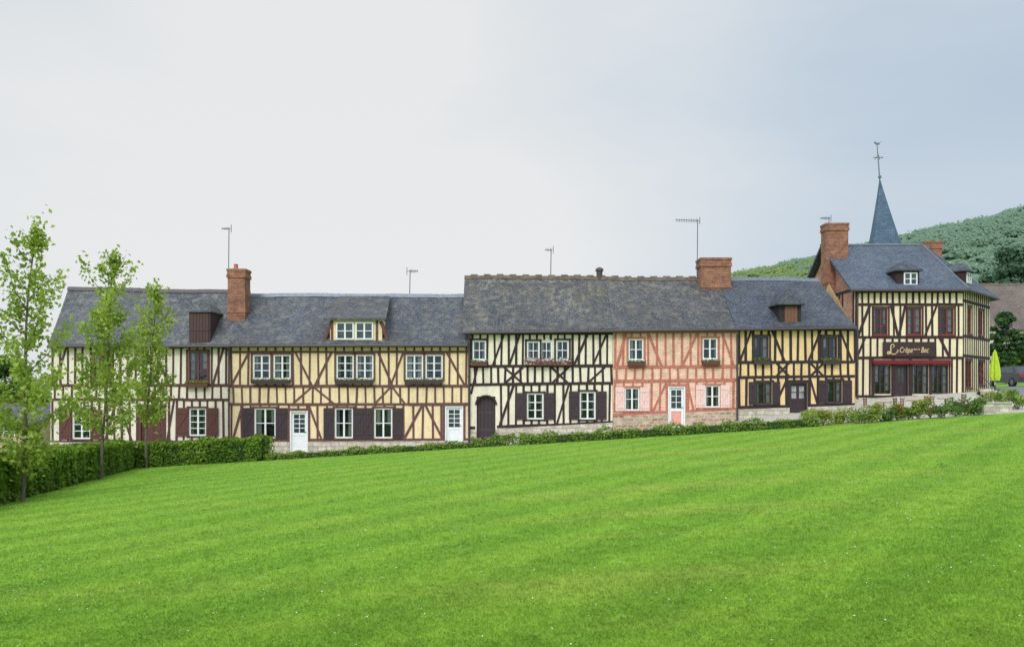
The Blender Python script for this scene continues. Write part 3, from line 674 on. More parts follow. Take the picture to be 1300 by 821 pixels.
fr = front(38.5); q = lambda p: PX(p, 38.5); zq = lambda p: PZ(p, 38.5)
d = dormer(H, fr, q(989), q(1017), zq(414), zq(386), 1.5, m_tE, m_slE, 'hip', .78, .16, .26, .6)
m = MB(); a, e, b0, t0 = q(996), q(1012), zq(409), zq(389)
for k in range(4): m.box(fr, a+(e-a)*k/4+.005, a+(e-a)*(k+1)/4-.005, b0, t0, 0, .03+.005*(k % 2))
build(m, 'loft_shutter', m_dwood, d); pipe(H.root, PX(936, 38.3), 38.3, -.6, 4.4)

# ---- corner restaurant F
YF = 44.0
fx0, fx1 = PX(1085, YF), PX(1222, YF); fe = (29.1, 48.0); zt = PZ(367, YF); zrF = PZ(311.5, 48)
H = House('restaurant_building', 'corner half-timbered restaurant with dark red awning strip, shop sign and blue slate hipped roof', YF, 1085, 1222, .3, zt, 4.0, zrF, zrF, loc=((fx0+fx1)/2+1.5, 48, G(24, 48))); H.root['category'] = 'restaurant'; H.tm = m_tF
for a, e in ((1109, 1127), (1152, 1170), (1193, 1211)): H.window((a, e, 391, 425), m_redbrown, 2, 1, 3)
for a, e in ((1110, 1131), (1158, 1179), (1183, 1204)): H.window((a, e, 463, 500), m_blackp, 3, 1, 3, sill=False)
H.door((1136.5, 1153, 462.5, 503), m_blackp, True, 1, 3)
fr = H.fr
m = MB(); ua, ub, va, vb = H.U(1106), H.U(1206), H.V(462.3), H.V(456.5)
m.hexa([fr.p(ua, va+.12, .0), fr.p(ub, va+.12, .0), fr.p(ub, va+.1, .22), fr.p(ua, va+.1, .22)], [fr.p(ua, vb, .0), fr.p(ub, vb, .0), fr.p(ub, va+.16, .23), fr.p(ua, va+.16, .23)])
n = 24
for k in range(n):
    a, e = ua+(ub-ua)*k/n, ua+(ub-ua)*(k+1)/n; m.prism(fr, [(a, va+.13), (e, va+.13), (e, va+.03), ((a+e)/2, va), (a, va+.03)], .205, .221)
build(m, 'awning', m_awn, H.root)
m = MB(); m.box(fr, H.U(1120), H.U(1186), H.V(452.5), H.V(434), .05, .09); sb = build(m, 'sign_board', m_board, H.root)
def text(body, size, fr, u, v, d, parent, mat, name='lettering', shear=0.0, xs_=1.0):
    cu = bpy.data.curves.new('t', 'FONT'); cu.body = body; cu.size = size; cu.extrude = .008; cu.shear = shear; cu.offset = -.001
    ob = bpy.data.objects.new('t', cu); COL.objects.link(ob)
    bpy.context.view_layer.update(); dg = bpy.context.evaluated_depsgraph_get(); src = bpy.data.meshes.new_from_object(ob.evaluated_get(dg))
    off = Vector(top(parent).location); me = bpy.data.meshes.new(name)
    wd = max(v_.co.x for v_ in src.vertices)*xs_
    me.from_pydata([tuple(fr.p(u+v_.co.x*xs_, v+v_.co.y, d+v_.co.z)-off) for v_ in src.vertices], [], [tuple(p.vertices) for p in src.polygons])
    bpy.data.objects.remove(ob); me.materials.clear(); link(name, me, mat, parent); return u+wd
key = [(.62, .66), (.78, .82), (.70, 1.0), (.48, .98), (.36, .78), (.38, .5), (.34, .22), (.18, .04), (.0, .06), (-.02, .2), (.14, .26), (.38, .12), (.62, .0), (.9, .02), (1.05, .14)]
sx0, sy0, S_ = H.U(1126), H.V(449.5), .54
def cr(p0, p1, p2, p3, t): return tuple(.5*(2*b_+(c_-a_)*t+(2*a_-5*b_+4*c_-d_)*t*t+(-a_+3*b_-3*c_+d_)*t**3) for a_, b_, c_, d_ in zip(p0, p1, p2, p3))
pts = []
for k in range(len(key)-1):
    P4 = [key[max(0, k-1)], key[k], key[k+1], key[min(len(key)-1, k+2)]]
    pts += [cr(*P4, t/5) for t in range(5)]
pts.append(key[-1])
m = MB()
for k in range(len(pts)-1):
    a, c = pts[k], pts[k+1]; w_ = .03+.025*math.sin(math.pi*k/len(pts))
    m.beam(fr, (sx0+a[0]*S_*.85, sy0+a[1]*S_), (sx0+c[0]*S_*.85, sy0+c[1]*S_), w_, .088, .1+.0004*(k % 5))
build(m, 'script_initial', m_cream, sb)
x = text('a', .34, fr, H.U(1126)+.47, H.V(447.5), .093, sb, m_cream, shear=.3, xs_=.8)
x = text('Crêpe', .44, fr, x+.05, H.V(447.5), .093, sb, m_cream, shear=.25, xs_=.66); x = text('dans le', .18, fr, x+.03, H.V(444.5), .093, sb, m_cream, shear=.3, xs_=.72); text('Bec', .44, fr, x+.05, H.V(447.5), .093, sb, m_cream, shear=.25, xs_=.66)
H.rails([370, 386.5, 428, 454], 1086, 1222, .17); H.rails([503], 1086, 1136, .17); H.rails([503], 1154, 1222, .17)
H.posts(1087, 1222, 8, 370, 387, .13, .4, .3); H.posts(1087, 1222, 8, 387, 428, .13, .4, .3); H.posts(1087, 1222, 9, 428, 454, .13, .4, .3); H.posts(1087, 1106, 8.5, 455, 503, .13, .4, .3); H.posts(1208, 1222, 7, 455, 503, .13, .4, .3)
H.beams([(1133.7, 455, 1133.7, 503), (1155.5, 455, 1155.5, 503), (1181, 455, 1181, 503), (1107.5, 455, 1107.5, 503)], .17, .05)
H.beams([(1089, 427, 1104, 388), (1131, 388, 1140, 427), (1149, 388, 1141, 427), (1174, 427, 1189, 388), (1088, 453, 1098, 429), (1193, 429, 1205, 453)], .14, .03)
sv = Vector((fe[0]-fx1, fe[1]-YF, 0)); sl = sv.length; sv.normalize(); SF = Fr((fx1, YF, 0), sv, (sv.y, -sv.x, 0))
front_fr = H.fr; fh = H.holes[:]
m = MB(); wall_sheet(m, front_fr, fx0, fx1, .3, zt, fh)
H.fr = SF; H.holes = []
zz = lambda py: PZ(py, 46)
H.window((1.0, 1.75, zz(425), zz(392)), m_redbrown, 2, 1, 3, uv=True); H.window((3.4, 4.15, zz(425), zz(392)), m_redbrown, 2, 1, 3, uv=True)
H.window((.6, 1.8, zz(492), zz(458)), m_redbrown, 2, 1, 3, uv=True); H.window((3.2, 4.4, zz(488), zz(458)), m_redbrown, 2, 1, 3, uv=True)
for v in (zz(371), zz(386), zz(429), zz(453), zz(499)):
    for p, q_ in clip((0, v), (sl, v), H.holes, .06): H.tb.beam(SF, p, q_, .15, -.02, .032)
for bz in ((zz(371), zz(386)), (zz(386), zz(429)), (zz(429), zz(453)), (zz(453), zz(499))):
    u = .12
    while u < sl:
        for p, q_ in clip((u, bz[0]), (u, bz[1]), H.holes, .06): H.tb.beam(SF, p, q_, .12, -.02, .02+random.random()*.006)
        u += .43
wall_sheet(m, SF, 0, sl, .3, zt, H.holes)
m.poly([(fe[0], 48, .3), (fe[0], 52, .3), (fe[0], 52, zt), (fe[0], 48, zt)]); m.poly([(fe[0], 52, .3), (fx0, 52, .3), (fx0, 52, zt), (fe[0], 52, zt)])
build(m, 'wall', m_pF, H.root, fix=False)
m = MB(); m.poly([(fx0, 44, .3), (fx0, 44, zt), (fx0, 48, zrF-.15), (fx0, 52, zt), (fx0, 52, .3)]); build(m, 'gable_wall', m_bF, H.root, fix=False)
GF = Fr((fx0, 0, 0), (0, 1, 0), (-1, 0, 0))
for a, c in (((44.1, zt), (48, zrF-.3)), ((51.9, zt), (48, zrF-.3)), ((44.1, zt), (51.9, zt)), ((46, zt), (46, 6.9)), ((48, zt), (48, zrF-.4)), ((50, zt), (50, 6.9)), ((44.15, zt), (44.15, 3)), ((45.6, zt), (45.6, 3)), ((44.1, 4.6), (51.9, 4.6)), ((46, 7.2), (50, 7.2))):
    H.tb.beam(GF, a, c, .16, -.02, .03+random.random()*.004)
build(H.tb, 'timber_frame', m_tF, H.root)
m = MB(); ey = YF-.35; ezF = zt-.02
eL, c1, c2, c3, e4 = (fx0-.35, ey, ezF), (fx1+.15, ey, ezF), (fe[0]+.38, 47.85, ezF), (fe[0]+.38, 52.35, ezF), (fx0-.35, 52.35, ezF)
rL, rE = (fx0-.35, 48, zrF), (PX(1171, 48), 48.0, zrF+.02)
V = [eL, c1, c2, c3, e4, rL, rE]; m.v = V+[(p[0], p[1], p[2]-.16) for p in V]
fs = [(0, 1, 6, 5), (1, 2, 6), (2, 3, 6), (3, 4, 5, 6)]; m.f = fs+[tuple(i+7 for i in reversed(f)) for f in fs]+[(0, 7, 8, 1), (1, 8, 9, 2), (2, 9, 10, 3), (3, 10, 11, 4), (4, 11, 12, 5), (5, 12, 7, 0)]
rf = build(m, 'roof', m_slF, H.root)
m = MB(); m.tube(rL, rE, .09); m.tube(rE, c1, .06); m.tube(rE, c2, .06); build(m, 'ridge_tiles', m_zinc, rf)
m = MB(); m.tube((eL[0], ey-.06, ezF-.1), (c1[0], ey-.06, ezF-.1), .07); m.tube((c1[0], ey-.06, ezF-.1), (c2[0]+.05, c2[1]-.05, ezF-.1), .07); build(m, 'gutter', m_zincd, H.root)
chimney(H.root, PX(1049, 46.6), PX(1077, 46.6), 46.6, 47.4, 7.0, PZ(283, 46.6), m_brick)
chimney(H.root, PX(1174, 48.3), PX(1196, 48.3), 48.3, 49.1, 7.6, PZ(306, 48.3), m_brick)
fr = front(44.1); q = lambda p: PX(p, 44.1); zq = lambda p: PZ(p, 44.1)
d = dormer(H, fr, q(1138), q(1167), zq(365), zq(343), 1.6, m_tF, m_slE, 'hip', .55, .13, .3, .5); dwin(d, fr, q(1147), q(1164), zq(362), zq(346))
d = dormer(H, Fr(SF.p(0, 0, -.15), SF.u, SF.n), 1.1, 2.3, 7.2, 8.42, 1.1, m_tF, m_slE, 'hip', .5, .12, .35, .4); dwin(d, Fr(SF.p(0, 0, -.15), SF.u, SF.n), 1.3, 2.1, 7.72, 8.34)
antenna(H.root, PX(1052, 47), 47.0, PZ(290, 47), PZ(276, 47), .5, 6, -1, .25); pipe(H.root, fx0+.1, 43.85, .8, zt-.1)

# ------------------------------------------------------------------ church, background buildings
cx, cy = PX(1123.5, 95), 95.0; zb = PZ(313, 95); za = PZ(228, 95)
t = root('church_spire', (cx, cy, G(cx, cy)), 'slender blue slate church spire with a cross, rising behind the restaurant roof', 'church')
m = MB(); m.wbox(cx-1.6, cx+1.6, cy-1.6, cy+1.6, G(cx, cy)-.5, zb); build(m, 'tower', m_stone, t)
m = MB(); n = 8
for k in range(9):
    f = k/8; r = 1.78*(1-f)**1.04+.07+.12*max(0, 1-f*7); ox = -.62*f; m.v += [(cx+ox+r*math.cos(2*math.pi*(q+.5)/n+f*.25), cy+r*math.sin(2*math.pi*(q+.5)/n+f*.25), zb-.05+(za-zb)*f) for q in range(n)]
    if k: m.f += [((k-1)*n+q, (k-1)*n+(q+1) % n, k*n+(q+1) % n, k*n+q) for q in range(n)]
m.f.append(tuple(range(n-1, -1, -1))); m.f.append(tuple(range(8*n, 9*n))); build(m, 'spire', m_slS, t)
ax = cx-.62; m = MB(); m.tube((ax, cy, za-.2), (ax-.35, cy, PZ(181, 95)), .085, .05); zc = PZ(200, 95)
m.tube((ax-.75, cy, zc), (ax+.4, cy, zc), .06)
for q in (-.45, .15): m.tube((ax-.17+q, cy, zc-.3), (ax-.17, cy, zc+.35), .035)
m.rings([(.02, za+.1), (.2, za+.25), (.2, za+.4), (.02, za+.55)], 8, ax, cy); build(m, 'cross', m_zinc, t)
m = MB(); f_ = Fr((0, cy, 0), (1, 0, 0), (0, -1, 0)); zk = PZ(184, 95); xk = ax-.33
m.prism(f_, [(xk-.4, zk+.25), (xk-.1, zk), (xk+.25, zk), (xk+.45, zk+.4), (xk+.25, zk+.22), (xk-.15, zk+.25), (xk-.25, zk+.45)], -.03, .03); build(m, 'weathercock', m_zinc, t)

def simple_house(name, label, x0, x1, y0, y1, ze, zr, wm, rm, wins):
    zb = G((x0+x1)/2, y0)-.5; ym = (y0+y1)/2
    t = root(name, ((x0+x1)/2, ym, zb+.5), label, 'house')
    m = MB()
    m.poly([(x0, y0, zb), (x1, y0, zb), (x1, y0, ze), (x0, y0, ze)]); m.poly([(x1, y1, zb), (x0, y1, zb), (x0, y1, ze), (x1, y1, ze)])
    for x in (x0, x1): m.poly([(x, y0, zb), (x, y0, ze), (x, ym, zr-.15), (x, y1, ze), (x, y1, zb)])
    build(m, 'wall', wm, t, fix=False)
    roof(t, rm, y0-.3, (x0-.3, x1+.3), (ze, ze), ym, (x0-.3, x1+.3), (zr, zr), m_ridge)
    fr = Fr((0, y0, 0), (1, 0, 0), (0, -1, 0))
    for (a, e, b_, c) in wins:
        m = MB(); win_geo(m, fr, a, e, b_, c, -.02, .06, 2, 1, 2); w_ = build(m, 'window', m_white, t)
        m = MB(); m.box(fr, a+.02, e-.02, b_+.02, c-.02, -.02, .02); build(m, 'pane', m_dglass, w_)
    return t
m_tile = slate('brown_tile', lin(112, 98, 92), lin(126, 110, 102), lin(124, 114, 100), .4, .3, .2)
simple_house('stone_house', 'pale house with a big grey brown tiled roof past the restaurant at the right edge', 46.0, 62, 75, 84, PZ(418, 75), PZ(361, 79.5), m_pA, m_tile, [(47.2, 48.3, 4.2, 5.7), (49.6, 50.7, 4.2, 5.7), (52.6, 53.8, 4.2, 5.7)])
simple_house('garden_shed', 'low grey roofed outbuilding beyond the hedge at the left edge', PX(-45, 47), PX(48, 47), 47, 52, PZ(536, 47), PZ(513, 49.5), m_flint, m_slA, [(PX(5, 47), PX(20, 47), PZ(553, 47), PZ(541, 47))])

# ------------------------------------------------------------------ vegetation
def hedge(name, label, pts, wdt, hgt, dens, leaf, mat=m_hedgeL, rough=.08, cat='hedge'):
    P = [np.array(p, float) for p in pts]
    mid = P[len(P)//2]; t = root(name, (mid[0], mid[1], G(*mid)), label, cat)
    core = MB(); Cs, Ns, Ts = [], [], []
    for k in range(len(P)-1):
        a, c = P[k], P[k+1]; L = np.linalg.norm(c-a); d = (c-a)/L; nn = np.array([-d[1], d[0]]); hw = wdt/2*.8
        n_ = max(1, int(L/.8))
        for q in range(n_):
            p, r = a+d*L*q/n_, a+d*L*(q+1)/n_
            f = lambda pt, s_: (pt[0]+nn[0]*hw*s_, pt[1]+nn[1]*hw*s_)
            c4 = [f(p, -1), f(r, -1), f(r, 1), f(p, 1)]
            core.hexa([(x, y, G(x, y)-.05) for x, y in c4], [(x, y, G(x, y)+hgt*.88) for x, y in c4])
        for face, area in (('f', L*hgt), ('b', L*hgt), ('t', L*wdt)):
            m_ = int(area*dens); s_ = rng.uniform(-.01, 1.01, m_)*L
            bul = rough*(np.sin(s_*2.1+k)+np.sin(s_*5.3+1)+rng.normal(0, .7, m_))*.6
            if face == 't': off = rng.uniform(-.5, .5, m_)*wdt; h = hgt+bul-.12*(np.abs(off)/(wdt/2))**4; nr = np.tile([0, 0, 1.], (m_, 1))
            else:
                sg = -1 if face == 'f' else 1; h = rng.uniform(.0, 1, m_)*hgt; off = sg*(wdt/2+bul-.06*(h/hgt)); nr = np.tile([nn[0]*sg, nn[1]*sg, .3], (m_, 1))
            x = a[0]+d[0]*s_+nn[0]*off; y = a[1]+d[1]*s_+nn[1]*off
            Cs.append(np.stack([x, y, ground(x, y)+h], 1)); Ns.append(nr)
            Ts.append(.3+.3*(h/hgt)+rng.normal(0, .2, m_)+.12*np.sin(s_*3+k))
    for a_ in (P[0], P[-1]):
        m_ = int(wdt*hgt*dens); x = a_[0]+rng.uniform(-.5, .5, m_)*wdt*.8; y = a_[1]+rng.uniform(-.5, .5, m_)*wdt*.8; h = rng.uniform(0, 1, m_)*hgt
        Cs.append(np.stack([x, y, ground(x, y)+h], 1)); Ns.append(np.tile([0, 0, .2], (m_, 1))); Ts.append(rng.uniform(.2, .8, m_))
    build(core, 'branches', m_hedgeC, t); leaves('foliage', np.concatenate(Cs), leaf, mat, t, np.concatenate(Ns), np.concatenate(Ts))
    return t
xh = lambda y: -12.4-.2533*(y-20)
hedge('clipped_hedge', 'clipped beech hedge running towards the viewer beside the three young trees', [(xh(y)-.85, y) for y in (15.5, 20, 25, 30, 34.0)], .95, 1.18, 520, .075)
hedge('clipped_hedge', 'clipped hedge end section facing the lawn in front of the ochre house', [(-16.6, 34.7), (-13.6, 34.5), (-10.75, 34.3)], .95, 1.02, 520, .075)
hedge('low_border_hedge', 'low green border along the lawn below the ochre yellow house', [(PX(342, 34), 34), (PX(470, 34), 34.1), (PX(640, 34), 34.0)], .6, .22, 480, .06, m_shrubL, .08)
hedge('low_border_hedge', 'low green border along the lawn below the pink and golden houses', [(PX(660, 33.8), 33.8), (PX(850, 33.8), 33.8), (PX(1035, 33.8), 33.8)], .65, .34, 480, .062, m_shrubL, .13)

def shrub(label, x, y, r, h, mat=m_shrubL, nleaf=500, leaf=.08, flower=None, group=None):
    z = G(x, y); t = root('shrub', (x, y, z), label, 'shrub', group)
    m = MB()
    for k in range(7):
        a = random.uniform(0, 6.28); q = random.uniform(.2, .7)
        m.tube((x, y, z-.05), (x+math.cos(a)*r*q, y+math.sin(a)*r*q, z+h*.75), .014, .005, 5)
    build(m, 'stems', m_bark, t)
    K = 12; cs = [(x+random.uniform(-.65, .65)*r, y+random.uniform(-.5, .5)*r, z+h*random.uniform(.2, .85), random.uniform(.22, .5)*r) for _ in range(K)]
    Cs, Ts = [], []
    for c in cs:
        n_ = nleaf//K; d = norm(rng.normal(size=(n_, 3)))*rng.uniform(.4, 1.15, n_)[:, None]*c[3]; d[:, 2] *= .85
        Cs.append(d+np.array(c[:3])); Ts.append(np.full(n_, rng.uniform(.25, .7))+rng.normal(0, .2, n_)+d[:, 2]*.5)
    C_ = np.concatenate(Cs); C_[:, 2] = np.maximum(C_[:, 2], z+.02)
    leaves('foliage', C_, leaf, mat, t, None, np.concatenate(Ts))
    if flower: leaves('flowers', C_[::14]+np.array([0, -.05, .06]), leaf*1.1, flower, t)
ordn = ['first', 'second', 'third', 'fourth', 'fifth', 'sixth', 'seventh', 'eighth', 'ninth', 'tenth', 'eleventh', 'twelfth', 'thirteenth', 'fourteenth', 'fifteenth', 'sixteenth']
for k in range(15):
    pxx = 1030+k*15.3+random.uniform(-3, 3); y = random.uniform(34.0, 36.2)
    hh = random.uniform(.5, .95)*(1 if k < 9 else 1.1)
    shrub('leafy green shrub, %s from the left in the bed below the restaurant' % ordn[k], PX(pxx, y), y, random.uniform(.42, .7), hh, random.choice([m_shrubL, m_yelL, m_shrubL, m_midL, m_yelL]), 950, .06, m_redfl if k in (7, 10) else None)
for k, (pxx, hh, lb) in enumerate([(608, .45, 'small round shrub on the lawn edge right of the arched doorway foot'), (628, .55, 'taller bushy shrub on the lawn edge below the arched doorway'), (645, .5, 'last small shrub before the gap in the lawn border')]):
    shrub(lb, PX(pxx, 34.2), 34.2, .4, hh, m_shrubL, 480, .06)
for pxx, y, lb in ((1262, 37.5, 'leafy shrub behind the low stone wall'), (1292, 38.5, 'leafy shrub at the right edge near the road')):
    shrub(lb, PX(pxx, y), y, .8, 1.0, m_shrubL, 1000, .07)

def young_tree(label, x, y, H_, R_, clear, nleaf, leaf, lean, low=0.0):
    z = G(x, y); t = root('young_tree', (x, y, z), label, 'tree')
    m = MB(); pts = [Vector((x+lean*f*f+.05*math.sin(f*7+x), y+.04*math.sin(f*5), z-.1+H_*f)) for f in np.linspace(0, .98, 12)]
    m.chain(pts, [.05*(1-.85*f)+.006 for f in np.linspace(0, 1, 12)], 8)
    Cs, Ts = [], []
    nb = 32
    for k in range(nb):
        f = clear+(1-clear)*(((k+random.random())/nb)**(1+low*.5))*.97; g = (f-clear)/(1-clear)
        rr = R_*(math.sin(math.pi*min(1, g*.82+.16))**.8)*random.uniform(.45, 1.25)*(1+low*(.45-g))
        if low and g < .35: rr = max(rr, R_*random.uniform(.6, 1.0))
        a = k*2.4+random.uniform(-.5, .5); i = f*11/.98; i0 = min(int(i), 10); base = pts[i0].lerp(pts[i0+1], min(1, i-i0))
        tip = base+Vector((math.cos(a)*rr, math.sin(a)*rr, rr*random.uniform(.9, 1.8)*(1 if not low or g > .35 else .55)))
        md = base.lerp(tip, .5)+Vector((math.cos(a)*rr*.12, math.sin(a)*rr*.12, -.05))
        m.chain([base, md, tip], [.016, .010, .004], 5)
        n_ = int(nleaf/nb*(.5+1.0*math.sin(math.pi*min(1, g+.2)))); tt = rng.uniform(.1, 1.08, n_)[:, None]
        P = np.where(tt < .5, np.array(base)+(np.array(md)-np.array(base))*tt*2, np.array(md)+(np.array(tip)-np.array(md))*(tt-.5)*2)
        P = P+rng.normal(0, .07+.04*R_, (n_, 3)); P[:, 2] -= rng.exponential(.08, n_)
        Cs.append(P); Ts.append(np.full(n_, rng.uniform(.2, .8))+rng.normal(0, .2, n_))
    n_ = int(nleaf*.05); Cs.append(np.array(pts[-1])+rng.normal(0, 1, (n_, 3))*np.array([.08, .08, .26])-np.array([0, 0, .25])); Ts.append(rng.uniform(.4, 1, n_))
    build(m, 'trunk', m_bark, t); leaves('crown', np.concatenate(Cs), leaf, m_treeL, t, None, np.concatenate(Ts), 1.5)
young_tree('leftmost young tree with bright spring leaves, nearest the viewer', PX(28, 20), 20, 7.15, .95, .13, 4000, .085, .38, .7)
young_tree('middle young tree, its trunk against the end of the clipped hedge', PX(130, 27.6), 27.6, 7.95, 1.15, .21, 3700, .1, .5, .25)
young_tree('rightmost and most distant of the young trees, before the brown shuttered house', PX(186, 34), 34.0, 7.95, .97, .24, 2700, .11, .5, .25)

def big_tree(label, x, y, H_, R_, mat, K, per, leaf, z=None):
    z = G(x, y) if z is None else z; t = root('broad_tree', (x, y, z), label, 'tree')
    m = MB(); m.chain([Vector((x, y, z-.3)), Vector((x+.1, y, z+H_*.3)), Vector((x, y, z+H_*.75))], [R_*.09, R_*.06, R_*.015], 9)
    Cs, Ns, Ts = [], [], []
    for k in range(K):
        f = random.random(); h = .22+.76*f
        prof = math.sin(math.pi*min(1, .18+f*.8))**.7
        a = random.uniform(0, 6.28); rr = R_*prof*math.sqrt(random.random())*.95
        c = np.array([x+math.cos(a)*rr, y+math.sin(a)*rr, z+H_*h]); s_ = R_*random.uniform(.18, .34)
        m.tube((x, y, z+H_*h*.7), tuple(c), R_*.015, R_*.004, 5)
        d = norm(rng.normal(size=(per, 3))); q = d*rng.uniform(.55, 1.12, per)[:, None]*s_*np.array([1.15, 1.15, .7])
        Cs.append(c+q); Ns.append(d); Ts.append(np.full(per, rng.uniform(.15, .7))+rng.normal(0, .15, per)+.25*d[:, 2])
    build(m, 'trunk', m_bark, t); leaves('crown', np.concatenate(Cs), leaf, mat, t, np.concatenate(Ns), np.concatenate(Ts), 1.4, .8)
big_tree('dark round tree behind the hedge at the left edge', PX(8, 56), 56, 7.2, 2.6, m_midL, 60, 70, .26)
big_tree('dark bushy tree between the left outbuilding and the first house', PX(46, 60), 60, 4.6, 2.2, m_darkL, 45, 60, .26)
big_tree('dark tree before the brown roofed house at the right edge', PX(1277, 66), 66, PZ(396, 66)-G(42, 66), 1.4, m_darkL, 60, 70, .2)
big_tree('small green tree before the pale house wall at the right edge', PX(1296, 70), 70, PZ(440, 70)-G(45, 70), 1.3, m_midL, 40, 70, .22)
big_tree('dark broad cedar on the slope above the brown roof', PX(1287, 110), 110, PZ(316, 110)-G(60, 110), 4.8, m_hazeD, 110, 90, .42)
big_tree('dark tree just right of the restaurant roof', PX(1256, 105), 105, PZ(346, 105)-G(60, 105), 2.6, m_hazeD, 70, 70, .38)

# grass blades and daisies
N = 300000
py = 521+(840-521)*rng.uniform(0, 1, N)**1.05
px = rng.uniform(-60, 1360, N)
sl_ = .062*(px-650)/1000-.0227
Y = 1.6/((py-495)/1000+sl_)
ok = (Y > 2.5) & (Y < 33.8); px, Y = px[ok], Y[ok]; X = (px-650)/1000*Y
ok = (X > xh(Y)-.15) & ~((Y > 33.6) & (X < -10.5)); X, Y = X[ok], Y[ok]; n = len(X)
Z = ground(X, Y); k = 1+Y/16
hgt = .0145*k*rng.uniform(.5, 1.35, n); wd = .0045*k*rng.uniform(.7, 1.4, n)
a = rng.uniform(0, 2*np.pi, n); la = rng.uniform(0, 2*np.pi, n); ln = hgt*rng.uniform(.4, 1.5, n)
V = np.stack([np.stack([X-np.cos(a)*wd, Y-np.sin(a)*wd, Z-.004], 1), np.stack([X+np.cos(a)*wd, Y+np.sin(a)*wd, Z-.004], 1), np.stack([X+np.cos(la)*ln, Y+np.sin(la)*ln, Z+hgt], 1)], 1).reshape(-1, 3)
o = raw_mesh('lawn_grass', V, n, 3, rng.uniform(0, 1, n), m_blade, None); o['kind'] = 'stuff'; o['label'] = 'short mown bright green grass covering the sloping lawn'; o['category'] = 'grass'
N = 4200; cxs = rng.uniform(-9, 20, 110); cys = rng.uniform(6, 32, 110); ci = rng.integers(0, 110, N)
X = cxs[ci]+rng.normal(0, 1.8, N); Y = cys[ci]+rng.normal(0, 1.5, N); ok = (X > xh(Y)+.4) & (Y < 33) & (Y > 5); X, Y = X[ok], Y[ok]
C_ = np.stack([X, Y, ground(X, Y)+.02+.001*Y], 1)
o = leaves('daisies', C_, .012, m_daisy, None, np.tile([0, -.25, 1.], (len(X), 1)), None, 1.0, .25); o['kind'] = 'stuff'; o['label'] = 'tiny white daisies scattered through the lawn'; o['category'] = 'flowers'

# ------------------------------------------------------------------ street things
x, y = PX(1263, 45.8), 45.8; z = G(x, y)
t = root('folded_parasol', (x, y, z), 'folded lime green parasol standing beside the restaurant corner', 'parasol')
m = MB(); m.tube((x, y, z), (x, y, z+2.35), .025); build(m, 'pole', m_white, t)
m = MB(); n = 18
for j, (r, h) in enumerate([(.20, .55), (.25, .8), (.22, 1.3), (.15, 1.8), (.07, 2.2), (.02, 2.32)]):
    m.v += [(x+(r*(1+.22*(-1)**q))*math.cos(2*math.pi*q/n), y+(r*(1+.22*(-1)**q))*math.sin(2*math.pi*q/n), z+h) for q in range(n)]
    if j: m.f += [((j-1)*n+q, (j-1)*n+(q+1) % n, j*n+(q+1) % n, j*n+q) for q in range(n)]
build(m, 'canopy', m_lime, t)
m = MB(); m.rings([(.28, z), (.28, z+.06), (.06, z+.1), (.05, z+.3)], 14, x, y); build(m, 'base', m_zincd, t)

x0, x1 = PX(1249, 35.2), PX(1284, 35.2)
t = root('low_stone_wall', ((x0+x1)/2, 35.3, G((x0+x1)/2, 35.3)), 'short pale stone wall at the right end of the shrub bed', 'wall')
m = MB(); m.wbox(x0, x1, 35.2, 35.5, G(x0, 35.2)-.3, 1.0); build(m, 'masonry', m_stone, t); m = MB(); m.wbox(x0-.04, x1+.04, 35.16, 35.54, 1.002, 1.07); build(m, 'coping', m_path, t)

x0, yb = PX(1243, 43.0), 43.0
zg = G(x0, yb-1.2); t = root('stone_steps', (x0+.35, yb, zg), 'grey steps with a thin handrail at the restaurant corner', 'steps')
for k in range(5): m = MB(); m.wbox(x0, x0+.75, yb-1.2+k*.27, yb+.2, zg-.2+(0 if k == 0 else .2+k*.17-.17+.002), zg+(k+1)*.17); build(m, 'step', m_stone, t)
m = MB(); m.tube((x0-.03, yb-1.2, zg), (x0-.03, yb-1.2, zg+1.0), .02); m.tube((x0-.03, yb, zg), (x0-.03, yb, zg+1.75), .02); m.tube((x0-.03, yb-1.2, zg+1.0), (x0-.03, yb, zg+1.75), .02); build(m, 'handrail', m_zincd, t)

